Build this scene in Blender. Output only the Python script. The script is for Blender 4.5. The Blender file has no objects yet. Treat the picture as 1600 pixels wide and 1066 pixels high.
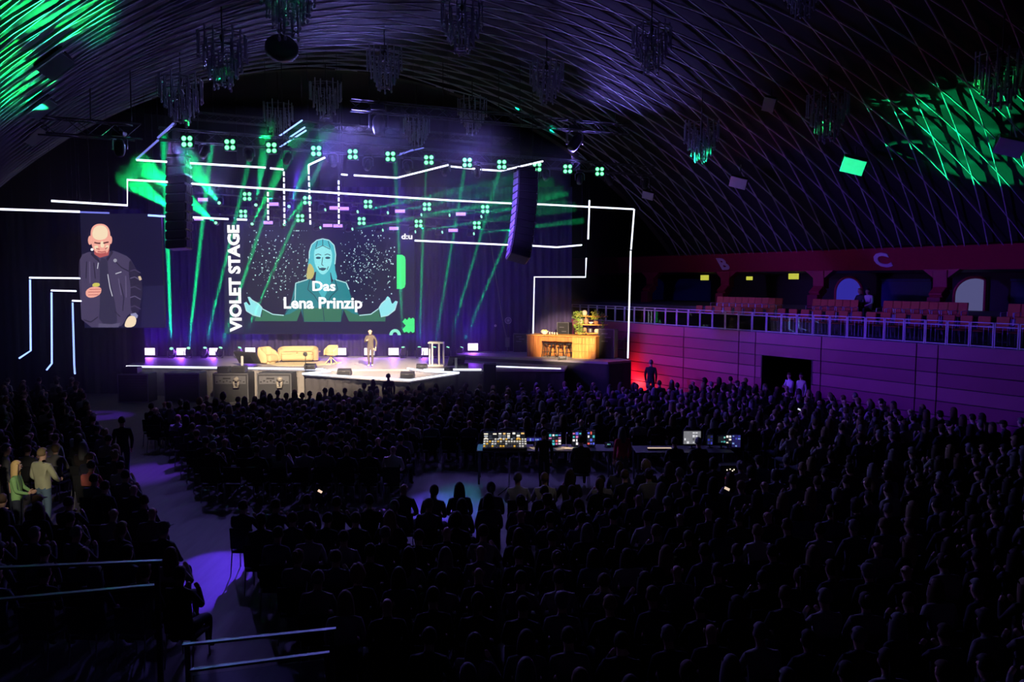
import bpy, bmesh, math, random
from mathutils import Vector, Matrix
import numpy as np
random.seed(7)
S = bpy.context.scene
COL = S.collection
sin, cos, pi = math.sin, math.cos, math.pi
V = Vector

# ------------------------------------------------------------------ camera
F, H = 1250.0, 5.5
TH = math.atan(96.5 / F)
cam_data = bpy.data.cameras.new('camera')
cam = bpy.data.objects.new('camera', cam_data)
COL.objects.link(cam)
cam.location = (0, 0, H)
cam.rotation_euler = (pi / 2 - TH, 0, 0)
cam_data.sensor_width = 36
cam_data.lens = F / 1600 * 36
cam_data.clip_end = 300
S.camera = cam
S.view_settings.view_transform = 'Standard'
S.view_settings.look = 'None'
S.view_settings.exposure = 0
S.view_settings.gamma = 1
S.view_settings.use_curve_mapping = False
cy = S.cycles
cy.use_denoising = True
cy.max_bounces = 5
cy.diffuse_bounces = 2
cy.glossy_bounces = 3
cy.transparent_max_bounces = 10
cy.volume_bounces = 0
cy.sample_clamp_indirect = 3
cy.sample_clamp_direct = 0
cy.caustics_reflective = False
cy.caustics_refractive = False


def ray(px, py):
    u, v = px - 800, 533 - py
    return V((u, v * sin(TH) + F * cos(TH), v * cos(TH) - F * sin(TH)))


def P(px, py, Y):
    """point of the hall seen at (px,py), Y metres ahead of the balcony seat"""
    d = ray(px, py)
    return V((0, 0, H)) + d * (Y / d.y)


def G(px, py, z):
    d = ray(px, py)
    return V((0, 0, H)) + d * ((z - H) / d.z)


def proj(p):
    d = V(p) - V((0, 0, H))
    yc = d.y * cos(TH) - d.z * sin(TH)
    zc = d.z * cos(TH) + d.y * sin(TH)
    return 800 + F * d.x / yc, 533 - F * zc / yc, yc


# hall axes: s runs across the hall, t along it (32 degrees off the camera's axis)
CA, SA = cos(math.radians(32)), sin(math.radians(32))


def ST(s, t, z=0.0):
    return V((s * CA - t * SA, s * SA + t * CA, z))


def to_st(x, y):
    return x * CA + y * SA, -x * SA + y * CA


def on_s(px, py, s):
    """point of the upright plane s = const seen at (px,py)"""
    d = ray(px, py)
    k = s / (d.x * CA + d.y * SA)
    return V((0, 0, H)) + d * k


def YL(px):
    """depth of the tilted line of the hanging portals"""
    a = (px - 800) / 1250
    k = (29 * a + 13.9) / (.891 - .454 * a)
    return 29 + .454 * k


def srgb(r, g, b):
    f = lambda c: (c / 255 / 12.92) if c <= 10 else ((c / 255 + .055) / 1.055) ** 2.4
    return (f(r), f(g), f(b))


# ------------------------------------------------------------------ world and lights
W = bpy.data.worlds.new('world')
S.world = W
W.use_nodes = True
W.node_tree.nodes['Background'].inputs[0].default_value = (.25, .3, .9, 1)
W.node_tree.nodes['Background'].inputs[1].default_value = 0.0003


def spot(name, a, b, ang, power, col, blend=.5, soft=.05, falloff=None, smooth=0):
    l = bpy.data.lights.new(name, 'SPOT')
    l.spot_size = math.radians(ang)
    l.spot_blend = blend
    l.color = col
    l.energy = power
    l.shadow_soft_size = soft
    if falloff:
        l.use_nodes = True
        nt = l.node_tree
        e = nt.nodes['Emission']
        f = nt.nodes.new('ShaderNodeLightFalloff')
        f.inputs['Strength'].default_value = 1
        f.inputs['Smooth'].default_value = smooth
        nt.links.new(f.outputs[falloff], e.inputs['Strength'])
    o = bpy.data.objects.new(name, l)
    COL.objects.link(o)
    o.location = a
    o.rotation_euler = (V(b) - V(a)).to_track_quat('-Z', 'Y').to_euler()
    return o


VIOLET = (.20, .04, 1.0)
BLUEV = (.30, .26, 1.0)
GREEN = (.02, 1.0, .10)
TEAL = (.01, 1.0, .38)
WARM = (1.0, .80, .56)

# stage key light, two warm follow spots on the rig over the audience
spot('stage_key_light', (-6, 19, 11.0), P(470, 566, 38), 24, 64000, WARM, .8, .15)
spot('stage_key_light', (-1, 21, 12.8), P(600, 574, 36.6), 18, 80000, WARM, .8, .15)
spot('kitchen_key_light', (2, 14, 10.5), P(886, 519, 38.8), 8.4, 110000, (1, .74, .42), .6, .15)
# violet washes on the drapes
for px, w in ((200, 2200), (330, 2200), (480, 2200), (640, 2200), (760, 2000), (880, 1600)):
    spot('drape_wash_light', P(px, 300, 36) + V((0, 0, .6)), P(px, 470, 43), 80, w * .17, (.09, .02, 1.0), .9, .2)
spot('side_drape_wash_light', P(120, 260, 30), P(60, 500, 38), 90, 110, (.08, .02, 1.0), .9, .2)
# back light of the rig that rims the audience
for px, w in ((300, 1000), (520, 1150), (740, 1150), (900, 1000)):
    p = P(px, 262, YL(px)) + V((0, -1.2, .4))
    spot('audience_back_light', p, V((p.x * .6 + 2, 16, 0)), 95, w, (.26, .19, 1.0), .8, .15)
# uplight on the ceiling ribs
spot('ceiling_wash_light', P(560, 205, 33.5), ST(9, 23, 14.5), 120, 1900, (.27, .23, 1.0), .8, .3)
spot('ceiling_wash_light', P(900, 262, 37), ST(21, 26, 14), 90, 2100, (.27, .19, 1.0), .8, .3)
spot('ceiling_wash_light', P(330, 300, 31), ST(5, 26, 13), 100, 350, (.34, .34, 1.0), .8, .3)
# green ceiling patches
for (px, py, s, ang, w) in ((130, 40, 3, 8, 0), ):
    pass
GOBO_L = [((150, 14), 2.6, 80000), ((100, 42), 2.4, 80000), ((15, 14), 3.0, 80000), ((14, 92), 3.0, 80000), ((70, 126), 2.2, 80000), ((14, 140), 2.6, 60000)]
# right wall: violet wash and a red floor light in the corner
spot('wall_wash_light', ST(10, 30, 9), ST(26.2, 22, 2.2), 62, 7500, (.13, .03, 1.0), .9, .2)
spot('wall_wash_light', ST(10, 27, 9), ST(26.2, 15, 2.5), 50, 3000, (.11, .02, 1.0), .9, .2)
spot('corner_floor_light', ST(25.4, 30.9, .2), ST(26.3, 29.0, 1.4), 110, 330, (1, .04, .06), .8, .1)
spot('wall_red_light', ST(22, 32.5, 5), ST(26.2, 26.8, .8), 42, 420, (1, .02, .08), .9, .2)
spot('audience_side_light', P(330, 330, 30), V((15, 19, 1)), 44, 2400, (.30, .32, 1.0), .9, .15)
spot('balcony_wash_light', ST(13, 33, 4.4), ST(30, 24, 5.6), 70, 2600, (.35, .12, 1.0), .9, .2)
# violet and teal gobo pools on the floor
spot('aisle_pool_light', P(470, 250, 31), G(318, 905, 0), 5.2, 30000, (.11, .03, 1.0), .35, .05)
spot('aisle_pool_light', P(420, 240, 30), G(225, 740, 0), 13, 9000, (.17, .035, 1.0), .9, .05)
spot('aisle_pool_light', P(420, 240, 30), G(150, 650, 0), 13, 9000, (.17, .035, 1.0), .9, .05)
spot('floor_pool_light', P(620, 262, 32), G(690, 800, 0), 9, 14000, (.10, .06, 1.0), 1, .05)
spot('floor_pool_light', P(700, 262, 33), G(730, 778, 0), 8, 3500, (.01, .5, .55), 1, .05)
spot('floor_pool_light', P(560, 252, 31.5), G(605, 800, 0), 3.0, 6000, (.25, .1, 1.0), .4, .05)
# warm work light beside the left aisle
spot('work_light', ST(-.9, 12.5, 4.0), V((-10.3, 17.0, 1.1)), 15, 1100, (1, .88, .66), .8, .1)
spot('desk_light', V((4.5, 12, 9)), V((1.2, 18.2, 1.0)), 30, 90, (1, .9, .75), .9, .2)


# ------------------------------------------------------------------ helpers: materials
MATS = {}


def mat(name, col, rough=.6, metal=0, var=.12, scale=6, emit=None, es=0, spec=.4, bump=0):
    if name in MATS:
        return MATS[name]
    m = bpy.data.materials.new(name)
    m.use_nodes = True
    nt = m.node_tree
    b = nt.nodes['Principled BSDF']
    b.inputs['Roughness'].default_value = rough
    b.inputs['Metallic'].default_value = metal
    b.inputs['Specular IOR Level'].default_value = spec
    tc = nt.nodes.new('ShaderNodeTexCoord')
    n = nt.nodes.new('ShaderNodeTexNoise')
    n.inputs['Scale'].default_value = scale
    n.inputs['Detail'].default_value = 3
    nt.links.new(tc.outputs['Object'], n.inputs['Vector'])
    r = nt.nodes.new('ShaderNodeValToRGB')
    r.color_ramp.elements[0].color = (*[c * (1 - var) for c in col], 1)
    r.color_ramp.elements[1].color = (*[min(1, c * (1 + var)) for c in col], 1)
    nt.links.new(n.outputs['Fac'], r.inputs['Fac'])
    nt.links.new(r.outputs['Color'], b.inputs['Base Color'])
    if bump:
        bp = nt.nodes.new('ShaderNodeBump')
        bp.inputs['Strength'].default_value = bump
        bp.inputs['Distance'].default_value = .02
        nt.links.new(n.outputs['Fac'], bp.inputs['Height'])
        nt.links.new(bp.outputs['Normal'], b.inputs['Normal'])
    if emit:
        b.inputs['Emission Color'].default_value = (*emit, 1)
        b.inputs['Emission Strength'].default_value = es
    MATS[name] = m
    return m


def glow(name, col, es=1.0, sample=False):
    """a surface that gives off light (screen, lamp)"""
    if name in MATS:
        return MATS[name]
    m = bpy.data.materials.new(name)
    m.use_nodes = True
    nt = m.node_tree
    nt.nodes.clear()
    e = nt.nodes.new('ShaderNodeEmission')
    e.inputs[0].default_value = (*col, 1)
    e.inputs[1].default_value = es
    o = nt.nodes.new('ShaderNodeOutputMaterial')
    nt.links.new(e.outputs[0], o.inputs[0])
    if not sample:
        m.cycles.emission_sampling = 'NONE'
    MATS[name] = m
    return m


def wood(name, c0, c1, rough=.45, scale=3.0, axis=(1, 1, 12)):
    m = bpy.data.materials.new(name)
    m.use_nodes = True
    nt = m.node_tree
    b = nt.nodes['Principled BSDF']
    b.inputs['Roughness'].default_value = rough
    tc = nt.nodes.new('ShaderNodeTexCoord')
    mp = nt.nodes.new('ShaderNodeMapping')
    mp.inputs['Scale'].default_value = axis
    n = nt.nodes.new('ShaderNodeTexNoise')
    n.inputs['Scale'].default_value = scale
    n.inputs['Detail'].default_value = 5
    r = nt.nodes.new('ShaderNodeValToRGB')
    r.color_ramp.elements[0].position = .3
    r.color_ramp.elements[1].position = .7
    r.color_ramp.elements[0].color = (*c0, 1)
    r.color_ramp.elements[1].color = (*c1, 1)
    nt.links.new(tc.outputs['Object'], mp.inputs[0])
    nt.links.new(mp.outputs[0], n.inputs['Vector'])
    nt.links.new(n.outputs['Fac'], r.inputs['Fac'])
    nt.links.new(r.outputs[0], b.inputs['Base Color'])
    MATS[name] = m
    return m


def random_mat(name, cols, source, rough=.8):
    """colour picked per object ('OBJ') or per loose piece ('ISLAND')"""
    m = bpy.data.materials.new(name)
    m.use_nodes = True
    nt = m.node_tree
    b = nt.nodes['Principled BSDF']
    b.inputs['Roughness'].default_value = rough
    b.inputs['Specular IOR Level'].default_value = .25
    if source == 'OBJ':
        g = nt.nodes.new('ShaderNodeObjectInfo')
        out = g.outputs['Random']
    else:
        g = nt.nodes.new('ShaderNodeNewGeometry')
        out = g.outputs['Random Per Island']
    r = nt.nodes.new('ShaderNodeValToRGB')
    r.color_ramp.interpolation = 'CONSTANT'
    el = r.color_ramp.elements
    for i, c in enumerate(cols):
        e = el[i] if i < 2 else el.new(i / len(cols))
        e.position = i / len(cols)
        e.color = (*c, 1)
    nt.links.new(out, r.inputs['Fac'])
    nt.links.new(r.outputs[0], b.inputs['Base Color'])
    MATS[name] = m
    return m


# ------------------------------------------------------------------ helpers: meshes
class MB:
    def __init__(s):
        s.v, s.f, s.m, s.sm = [], [], [], []

    def add(s, vs, fs, mi=0, smooth=False):
        k = len(s.v)
        s.v += [V(a) for a in vs]
        for f in fs:
            s.f.append([k + i for i in f])
            s.m.append(mi)
            s.sm.append(smooth)

    def box(s, c, size, R=None, mi=0, ch=.08):
        """box with chamfered edges; ch is the chamfer as a share of the smallest side"""
        hx, hy, hz = size[0] / 2, size[1] / 2, size[2] / 2
        c = V(c)
        d = min(hx, hy, hz) * 2 * ch
        vs, idx = [], {}
        for sx in (-1, 1):
            for sy in (-1, 1):
                for sz in (-1, 1):
                    for ax in range(3):
                        p = [sx * hx, sy * hy, sz * hz]
                        for k in range(3):
                            if k != ax:
                                p[k] -= (sx, sy, sz)[k] * d
                        idx[(sx, sy, sz, ax)] = len(vs)
                        p = V(p)
                        vs.append((R @ p if R else p) + c)
        fs = []
        for ax in range(3):
            o = [k for k in range(3) if k != ax]
            for sg in (-1, 1):
                q = []
                for a, b in ((-1, -1), (1, -1), (1, 1), (-1, 1)):
                    k = [0, 0, 0]
                    k[ax], k[o[0]], k[o[1]] = sg, a, b
                    q.append(idx[(*k, ax)])
                fs.append(q)
        for ax in range(3):
            o = [k for k in range(3) if k != ax]
            for a in (-1, 1):
                for b in (-1, 1):
                    k1, k2 = [0, 0, 0], [0, 0, 0]
                    k1[ax], k1[o[0]], k1[o[1]] = -1, a, b
                    k2[ax], k2[o[0]], k2[o[1]] = 1, a, b
                    fs.append([idx[(*k1, o[0])], idx[(*k2, o[0])], idx[(*k2, o[1])], idx[(*k1, o[1])]])
        for sx in (-1, 1):
            for sy in (-1, 1):
                for sz in (-1, 1):
                    fs.append([idx[(sx, sy, sz, a)] for a in range(3)])
        s.add(vs, fs, mi)

    def bar(s, p0, p1, w, h, up=(0, 0, 1), mi=0, ch=.1):
        p0, p1 = V(p0), V(p1)
        d = p1 - p0
        y = d.normalized()
        u = V(up)
        if abs(y.dot(u)) > .98:
            u = V((1, 0, 0))
        x = y.cross(u).normalized()
        z = x.cross(y)
        R = Matrix((x, y, z)).transposed()
        s.box((p0 + p1) / 2, (w, d.length, h), R, mi, ch)

    def tube(s, pts, r, n=8, mi=0, cap=True, smooth=True):
        pts = [V(p) for p in pts]
        rs = r if isinstance(r, (list, tuple)) else [r] * len(pts)
        vs, fs = [], []
        u = None
        for i, p in enumerate(pts):
            a = pts[max(0, i - 1)]
            b = pts[min(len(pts) - 1, i + 1)]
            d = (b - a).normalized()
            if u is None:
                u = d.orthogonal().normalized()
            else:
                u = (u - d * u.dot(d)).normalized()
            w = d.cross(u)
            for k in range(n):
                t = 2 * pi * k / n
                vs.append(p + (u * cos(t) + w * sin(t)) * rs[i])
        for i in range(len(pts) - 1):
            for k in range(n):
                k2 = (k + 1) % n
                fs.append([i * n + k, i * n + k2, (i + 1) * n + k2, (i + 1) * n + k])
        s.add(vs, fs, mi, smooth)
        if cap:
            s.add(vs[:n], [list(range(n))[::-1]], mi)
            s.add(vs[-n:], [list(range(n))], mi)

    def ball(s, c, r, nu=12, nv=8, mi=0, R=None, fn=None):
        c = V(c)
        r = (r, r, r) if not isinstance(r, (tuple, list)) else r
        vs, fs = [], []
        for i in range(nv + 1):
            a = pi * i / nv - pi / 2
            for k in range(nu):
                b = 2 * pi * k / nu
                p = V((cos(a) * cos(b), cos(a) * sin(b), sin(a)))
                if fn:
                    p = fn(p)
                p = V((p.x * r[0], p.y * r[1], p.z * r[2]))
                vs.append((R @ p if R else p) + c)
        for i in range(nv):
            for k in range(nu):
                k2 = (k + 1) % nu
                fs.append([i * nu + k, i * nu + k2, (i + 1) * nu + k2, (i + 1) * nu + k])
        s.add(vs, fs, mi, True)

    def lathe(s, prof, c=(0, 0, 0), n=16, mi=0, R=None, smooth=True):
        c = V(c)
        vs, fs = [], []
        for r, z in prof:
            for k in range(n):
                t = 2 * pi * k / n
                p = V((r * cos(t), r * sin(t), z))
                vs.append((R @ p if R else p) + c)
        for i in range(len(prof) - 1):
            for k in range(n):
                k2 = (k + 1) % n
                fs.append([i * n + k, i * n + k2, (i + 1) * n + k2, (i + 1) * n + k])
        s.add(vs, fs, mi, smooth)
        s.add(vs[:n], [list(range(n))[::-1]], mi)
        s.add(vs[-n:], [list(range(n))], mi)

    def prism(s, poly, dvec, mi=0):
        """closed slab: 3-D outline pushed along dvec"""
        poly = [V(p) for p in poly]
        n = len(poly)
        dvec = V(dvec)
        vs = poly + [p + dvec for p in poly]
        fs = [list(range(n)), list(range(2 * n - 1, n - 1, -1))]
        fs += [[i, i + n, (i + 1) % n + n, (i + 1) % n] for i in range(n)]
        s.add(vs, fs, mi)

    def build(s, name, mats, parent=None, label=None):
        me = bpy.data.meshes.new(name)
        off = parent.get('_o') if parent is not None else None
        vs = s.v if off is None else [p - V(off) for p in s.v]
        me.from_pydata([tuple(p) for p in vs], [], s.f)
        mats = mats if isinstance(mats, (list, tuple)) else [mats]
        for m in mats:
            me.materials.append(m)
        me.polygons.foreach_set('material_index', s.m)
        me.polygons.foreach_set('use_smooth', s.sm)
        me.validate()
        bm = bmesh.new()
        bm.from_mesh(me)
        bmesh.ops.recalc_face_normals(bm, faces=bm.faces)
        bm.to_mesh(me)
        bm.free()
        return put(name, me, parent, label)


def put(name, me, parent=None, label=None):
    o = bpy.data.objects.new(name, me)
    COL.objects.link(o)
    if parent is not None:
        o.parent = parent
        o['_o'] = parent.get('_o', (0, 0, 0))
    if label:
        o['label'] = label
    return o


def thing(name, label, cat, loc=(0, 0, 0), rotz=0, group=None, world=False):
    """an Empty at the thing's base; with world=True its parts are given in hall coordinates"""
    o = bpy.data.objects.new(name, None)
    COL.objects.link(o)
    o.empty_display_size = .1
    o.location = loc
    o.rotation_euler = (0, 0, rotz)
    o['label'] = label
    o['category'] = cat
    o['_o'] = tuple(loc) if world else (0., 0., 0.)
    if group:
        o['group'] = group
    return o


def tag(o, label, cat, group=None, kind=None):
    if label:
        o['label'] = label
    if cat:
        o['category'] = cat
    if group:
        o['group'] = group
    if kind:
        o['kind'] = kind
    return o


def struct(o, label=None, cat=None):
    o['kind'] = 'structure'
    return tag(o, label, cat)


KIDS = {}


def copy_tree(o, parent=None):
    c = o.copy()
    COL.objects.link(c)
    if parent is not None:
        c.parent = parent
    if o.name not in KIDS:
        KIDS[o.name] = list(o.children)
    for ch in KIDS[o.name]:
        copy_tree(ch, c)
    return c


def dup(root, loc, rotz, label, group=None):
    c = copy_tree(root)
    c.location = loc
    c.rotation_euler = (0, 0, rotz)
    c['label'] = label
    if group:
        c['group'] = group
    return c


def cardinal(n):
    a = 'zero one two three four five six seven eight nine ten eleven twelve thirteen fourteen fifteen sixteen seventeen eighteen nineteen'.split()
    return a[n] if n < 20 else ['twenty', 'thirty', 'forty', 'fifty', 'sixty'][n // 10 - 2] + ('-' + a[n % 10] if n % 10 else '')


ORD = ['first', 'second', 'third', 'fourth', 'fifth', 'sixth', 'seventh', 'eighth', 'ninth', 'tenth', 'eleventh',
       'twelfth', 'thirteenth', 'fourteenth', 'fifteenth', 'sixteenth', 'seventeenth', 'eighteenth', 'nineteenth',
       'twentieth']


def nth(i):
    if i < 20:
        return ORD[i]
    i += 1
    tens = ['twent', 'thirt', 'fort', 'fift', 'sixt'][i // 10 - 2]
    return tens + 'ieth' if i % 10 == 0 else tens + 'y-' + ORD[i % 10 - 1]


def text_mesh(txt, size, depth=.01, bold=0.0, spacing=1.0):
    c = bpy.data.curves.new('lettering', 'FONT')
    c.body = txt
    c.size = size
    c.extrude = depth
    c.offset = bold
    c.space_character = spacing
    c.align_x = 'CENTER'
    c.align_y = 'CENTER'
    c.resolution_u = 3
    o = bpy.data.objects.new('lettering', c)
    COL.objects.link(o)
    dg = bpy.context.evaluated_depsgraph_get()
    me = bpy.data.meshes.new_from_object(o.evaluated_get(dg))
    bpy.data.objects.remove(o)
    return me


def fit_text(name, txt, m, center, ux, uy, w, h, parent=None, bold=.02, depth=.01, label=None):
    """lettering scaled to w x h metres, its x axis along ux and its y axis along uy"""
    me = text_mesh(txt, 1, .5, bold)
    n = len(me.vertices)
    a = np.empty(n * 3)
    me.vertices.foreach_get('co', a)
    a = a.reshape(-1, 3)
    lo, hi = a.min(0), a.max(0)
    ux, uy = V(ux).normalized(), V(uy).normalized()
    uz = ux.cross(uy)
    off = V(parent.get('_o', (0, 0, 0))) if parent is not None else V((0, 0, 0))
    c = V(center) - off
    for i, vv in enumerate(me.vertices):
        x = ((a[i, 0] - lo[0]) / (hi[0] - lo[0]) - .5) * w
        y = ((a[i, 1] - lo[1]) / (hi[1] - lo[1]) - .5) * h
        z = a[i, 2] * 2 * depth
        vv.co = c + ux * x + uy * y + uz * z
    me.materials.clear()
    me.materials.append(m)
    return put(name, me, parent, label)

# ------------------------------------------------------------------ materials
M_SKIN = mat('ceiling_skin', (.010, .010, .012), .9)
M_RIB = mat('rib_paint', (.50, .50, .55), .6)
M_RED = mat('red_lacquer', (.30, .04, .15), .42, var=.10, scale=1.2)
M_RED2 = mat('red_lacquer_pale', (.38, .08, .20), .42, var=.10, scale=1.2)
M_REDDARK = mat('red_beam_paint', (.34, .015, .05), .6)
M_BLACK = mat('black_metal', (.012, .012, .014), .5, spec=.5)
M_DARK = mat('charcoal_plastic', (.03, .03, .034), .5)
M_GREY = mat('grey_metal', (.18, .18, .20), .4, metal=.6)
M_ALU = mat('aluminium', (.45, .45, .48), .35, metal=.8)
M_WHITE = mat('white_lacquer', (.80, .78, .74), .45)
M_STEEL = mat('rail_steel', (.72, .72, .78), .4)
M_BACK = mat('back_wall_plaster', (.022, .018, .018), .9)
M_SLAB = mat('concrete', (.16, .15, .16), .8)
M_DRAPE = mat('navy_stage_drape', (.05, .035, .12), .9, var=.25, scale=2)
M_BLACKDRAPE = mat('black_stage_cloth', (.05, .047, .055), .9, var=.2)
M_SKIRT = mat('grey_stage_skirt', (.20, .18, .17), .9, var=.2)
M_TRUSS = mat('truss_metal', (.10, .10, .115), .45, metal=.6)

M_FLOOR = bpy.data.materials.new('hall_floor')
M_FLOOR.use_nodes = True
_nt = M_FLOOR.node_tree
_b = _nt.nodes['Principled BSDF']
_b.inputs['Roughness'].default_value = .55
_b.inputs['Specular IOR Level'].default_value = .2
_tc = _nt.nodes.new('ShaderNodeTexCoord')
_br = _nt.nodes.new('ShaderNodeTexNoise')
_br.inputs['Scale'].default_value = .9
_br.inputs['Detail'].default_value = 6
_mp = _nt.nodes.new('ShaderNodeMapping')
_mp.inputs['Rotation'].default_value = (0, 0, math.radians(32))
_mp.inputs['Scale'].default_value = (9, 1, 1)
_r = _nt.nodes.new('ShaderNodeValToRGB')
_r.color_ramp.elements[0].color = (.085, .075, .08, 1)
_r.color_ramp.elements[1].color = (.16, .145, .15, 1)
_nt.links.new(_tc.outputs['Object'], _mp.inputs[0])
_nt.links.new(_mp.outputs[0], _br.inputs['Vector'])
_nt.links.new(_br.outputs['Fac'], _r.inputs['Fac'])
_nt.links.new(_r.outputs[0], _b.inputs['Base Color'])

M_GLASS = bpy.data.materials.new('clear_glass')
M_GLASS.use_nodes = True
_nt = M_GLASS.node_tree
_nt.nodes.clear()
_o = _nt.nodes.new('ShaderNodeOutputMaterial')
_t = _nt.nodes.new('ShaderNodeBsdfTransparent')
_t.inputs[0].default_value = (.86, .88, .95, 1)
_g = _nt.nodes.new('ShaderNodeBsdfGlossy')
_g.inputs['Roughness'].default_value = .01
_fr = _nt.nodes.new('ShaderNodeFresnel')
_fr.inputs[0].default_value = 1.55
_mx = _nt.nodes.new('ShaderNodeMixShader')
_nt.links.new(_fr.outputs[0], _mx.inputs[0])
_nt.links.new(_t.outputs[0], _mx.inputs[1])
_nt.links.new(_g.outputs[0], _mx.inputs[2])
_nt.links.new(_mx.outputs[0], _o.inputs[0])

M_LED = glow('white_led', (.78, .84, 1.0), 2.2)
M_LEDBLUE = glow('blue_white_led', (.26, .40, 1.0), 2.4)
M_LEDDIM = glow('dim_led', (.20, .22, .85), .9)
M_VIO = glow('violet_lamp', (1.0, .80, 1.0), 4.0)
M_VIOBAR = glow('violet_bar_lamp', (.50, .26, 1.0), 1.7)
M_VIORIM = glow('violet_lamp_rim', (.30, .04, 1.0), 1.6)
M_GRN = glow('green_lamp', (.30, 1.0, .52), 1.6)
M_GRNRIM = glow('green_lamp_rim', (.01, .72, .22), 1.0)

# ------------------------------------------------------------------ hall shell
T_FAR = 52.0
mb = MB()
mb.prism([ST(-2, -3), ST(-2, T_FAR), ST(37, T_FAR), ST(37, -3)], (0, 0, -.2))
struct(mb.build('floor', M_FLOOR))

PE = 2.5


APEX, RR, RL = 14.7, 25.96, 20.06
FR, FL = math.asin(18.6 / RR), math.asin(15.8 / RL)


def vault(th, grow=0.0):
    if th < pi / 2:
        f = (1 - th / (pi / 2)) * FR
        return 14 + (RR + grow) * sin(f), APEX - RR + (RR + grow) * cos(f)
    f = (th / (pi / 2) - 1) * FL
    return 14 - (RL + grow) * sin(f), APEX - RL + (RL + grow) * cos(f)


def vault_line(n, grow=0.0):
    dense = [vault(pi * i / 600, grow) for i in range(601)]
    L = [0]
    for i in range(1, 601):
        L.append(L[-1] + math.dist(dense[i], dense[i - 1]))
    out, j = [], 0
    for k in range(n + 1):
        tgt = L[-1] * k / n
        while j < 599 and L[j + 1] < tgt:
            j += 1
        f = (tgt - L[j]) / max(1e-9, L[j + 1] - L[j])
        out.append((dense[j][0] + f * (dense[j + 1][0] - dense[j][0]), dense[j][1] + f * (dense[j + 1][1] - dense[j][1])))
    return out, L[-1]


NS = 44
line, LTOT = vault_line(NS, .14)
mb = MB()
vs, fs = [], []
ts = [-2 + 3 * i for i in range(13)]
for t in ts:
    for s_, z in line:
        vs.append(ST(s_, t, z))
n1 = NS + 1
for i in range(len(ts) - 1):
    for k in range(NS):
        fs.append([i * n1 + k, i * n1 + k + 1, (i + 1) * n1 + k + 1, (i + 1) * n1 + k])
mb.add(vs, fs, 0, True)
ceiling = struct(mb.build('ceiling', M_SKIN))

RIB_K = .20
rl, _L = vault_line(40)
nrm = []
for i in range(len(rl)):
    a, b = rl[max(0, i - 1)], rl[min(len(rl) - 1, i + 1)]
    d = (b[0] - a[0], b[1] - a[1])
    l = math.hypot(*d)
    nrm.append((-d[1] / l, d[0] / l) if True else 0)
nr = 0
for fam in (-1, 1):
    for i in range(70):
        t0 = -5 + .90 * i
        pts = []
        for k, (s_, z) in enumerate(rl):
            t = t0 + fam * RIB_K * (k / (len(rl) - 1) - .5) * _L
            if -1 < t < 34.3:
                pts.append((s_, t, z, nrm[k]))
        if len(pts) < 3:
            continue
        vs, fs = [], []
        w, h = .015, .05
        for (s_, t, z, nn) in pts:
            for (dt, dn) in ((-w, 0), (-w, h), (w, h), (w, 0)):
                vs.append(ST(s_ + nn[0] * dn, t + dt, z + nn[1] * dn))
        for k in range(len(pts) - 1):
            for q in range(3):
                fs.append([k * 4 + q, k * 4 + q + 1, (k + 1) * 4 + q + 1, (k + 1) * 4 + q])
        r = MB()
        r.add(vs, fs)
        r.build('rib', M_RIB, ceiling)
        nr += 1

mb = MB()
mb.prism([ST(-2, -3), ST(-2, T_FAR), ST(-1.8, T_FAR), ST(-1.8, -3)], (0, 0, 7.1))
struct(mb.build('wall_left', M_BACK))
mb = MB()
mb.prism([ST(-2.5, T_FAR), ST(-2.5, T_FAR + .3), ST(38, T_FAR + .3), ST(38, T_FAR)], (0, 0, 17))
struct(mb.build('wall_back', M_BACK))

mb = MB()
mb.prism([ST(-2, 34.4, 15.2), ST(-2, T_FAR, 15.2), ST(37, T_FAR, 15.2), ST(37, 34.4, 15.2)], (0, 0, .2))
struct(mb.build('ceiling_stage', M_SKIN))
arc = [vault(pi * i / 60, .0) for i in range(61)]
mb = MB()
vs = [ST(a_[0], 34.4, a_[1]) for a_ in arc] + [ST(a_[0], 34.4, 15.3) for a_ in arc] + [ST(a_[0], 34.8, a_[1]) for a_ in arc] + [ST(a_[0], 34.8, 15.3) for a_ in arc]
fs = []
for i in range(60):
    fs += [[i, i + 1, 61 + i + 1, 61 + i], [122 + i, 122 + i + 1, 183 + i + 1, 183 + i], [i, i + 1, 122 + i + 1, 122 + i]]
mb.add(vs, fs)
struct(mb.build('wall_header', M_BACK))

# ---- right wall: red panels, doorway
SW = 26.2
DOOR = (20.0, 22.45, 2.372)
mb = MB()
for (t0, t1, z0, z1) in ((-3, DOOR[0], 0, 3.3), (DOOR[1], 46, 0, 3.3), (DOOR[0], DOOR[1], DOOR[2], 3.3)):
    mb.prism([ST(SW + .06, t0, z0), ST(SW + .06, t1, z0), ST(SW + .4, t1, z0), ST(SW + .4, t0, z0)], (0, 0, z1 - z0))
wall_right = struct(mb.build('wall_right', M_BLACK))
cols = [46, 40, 36, 31.0, 27.0, 23.7, 22.8, 19.6, 15.8, 15.05, 11.0, 7, 3]
RH = .4743
for r in range(7):
    for i in range(len(cols) - 1):
        a, b = cols[i + 1] + .018, cols[i] - .018
        segs = [(a, b)]
        if a < DOOR[0] and b > DOOR[1] and r < 5:
            segs = [(a, DOOR[0]), (DOOR[1], b)]
        for (u, v_) in segs:
            if v_ - u < .03:
                continue
            p = MB()
            p.box((0, 0, 0), (.05, v_ - u, RH - .03), ch=.12)
            c = ST(SW + .035 - .006 * ((r * 7 + i * 3) % 3), (u + v_) / 2, RH * (r + .5))
            o = p.build('panel', M_RED2 if r in (3, 6) or (r, i) in ((1, 8), (4, 8), (2, 5)) else M_RED, wall_right)
            o.location = c
            o.rotation_euler = (0, 0, math.radians(32))
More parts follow.
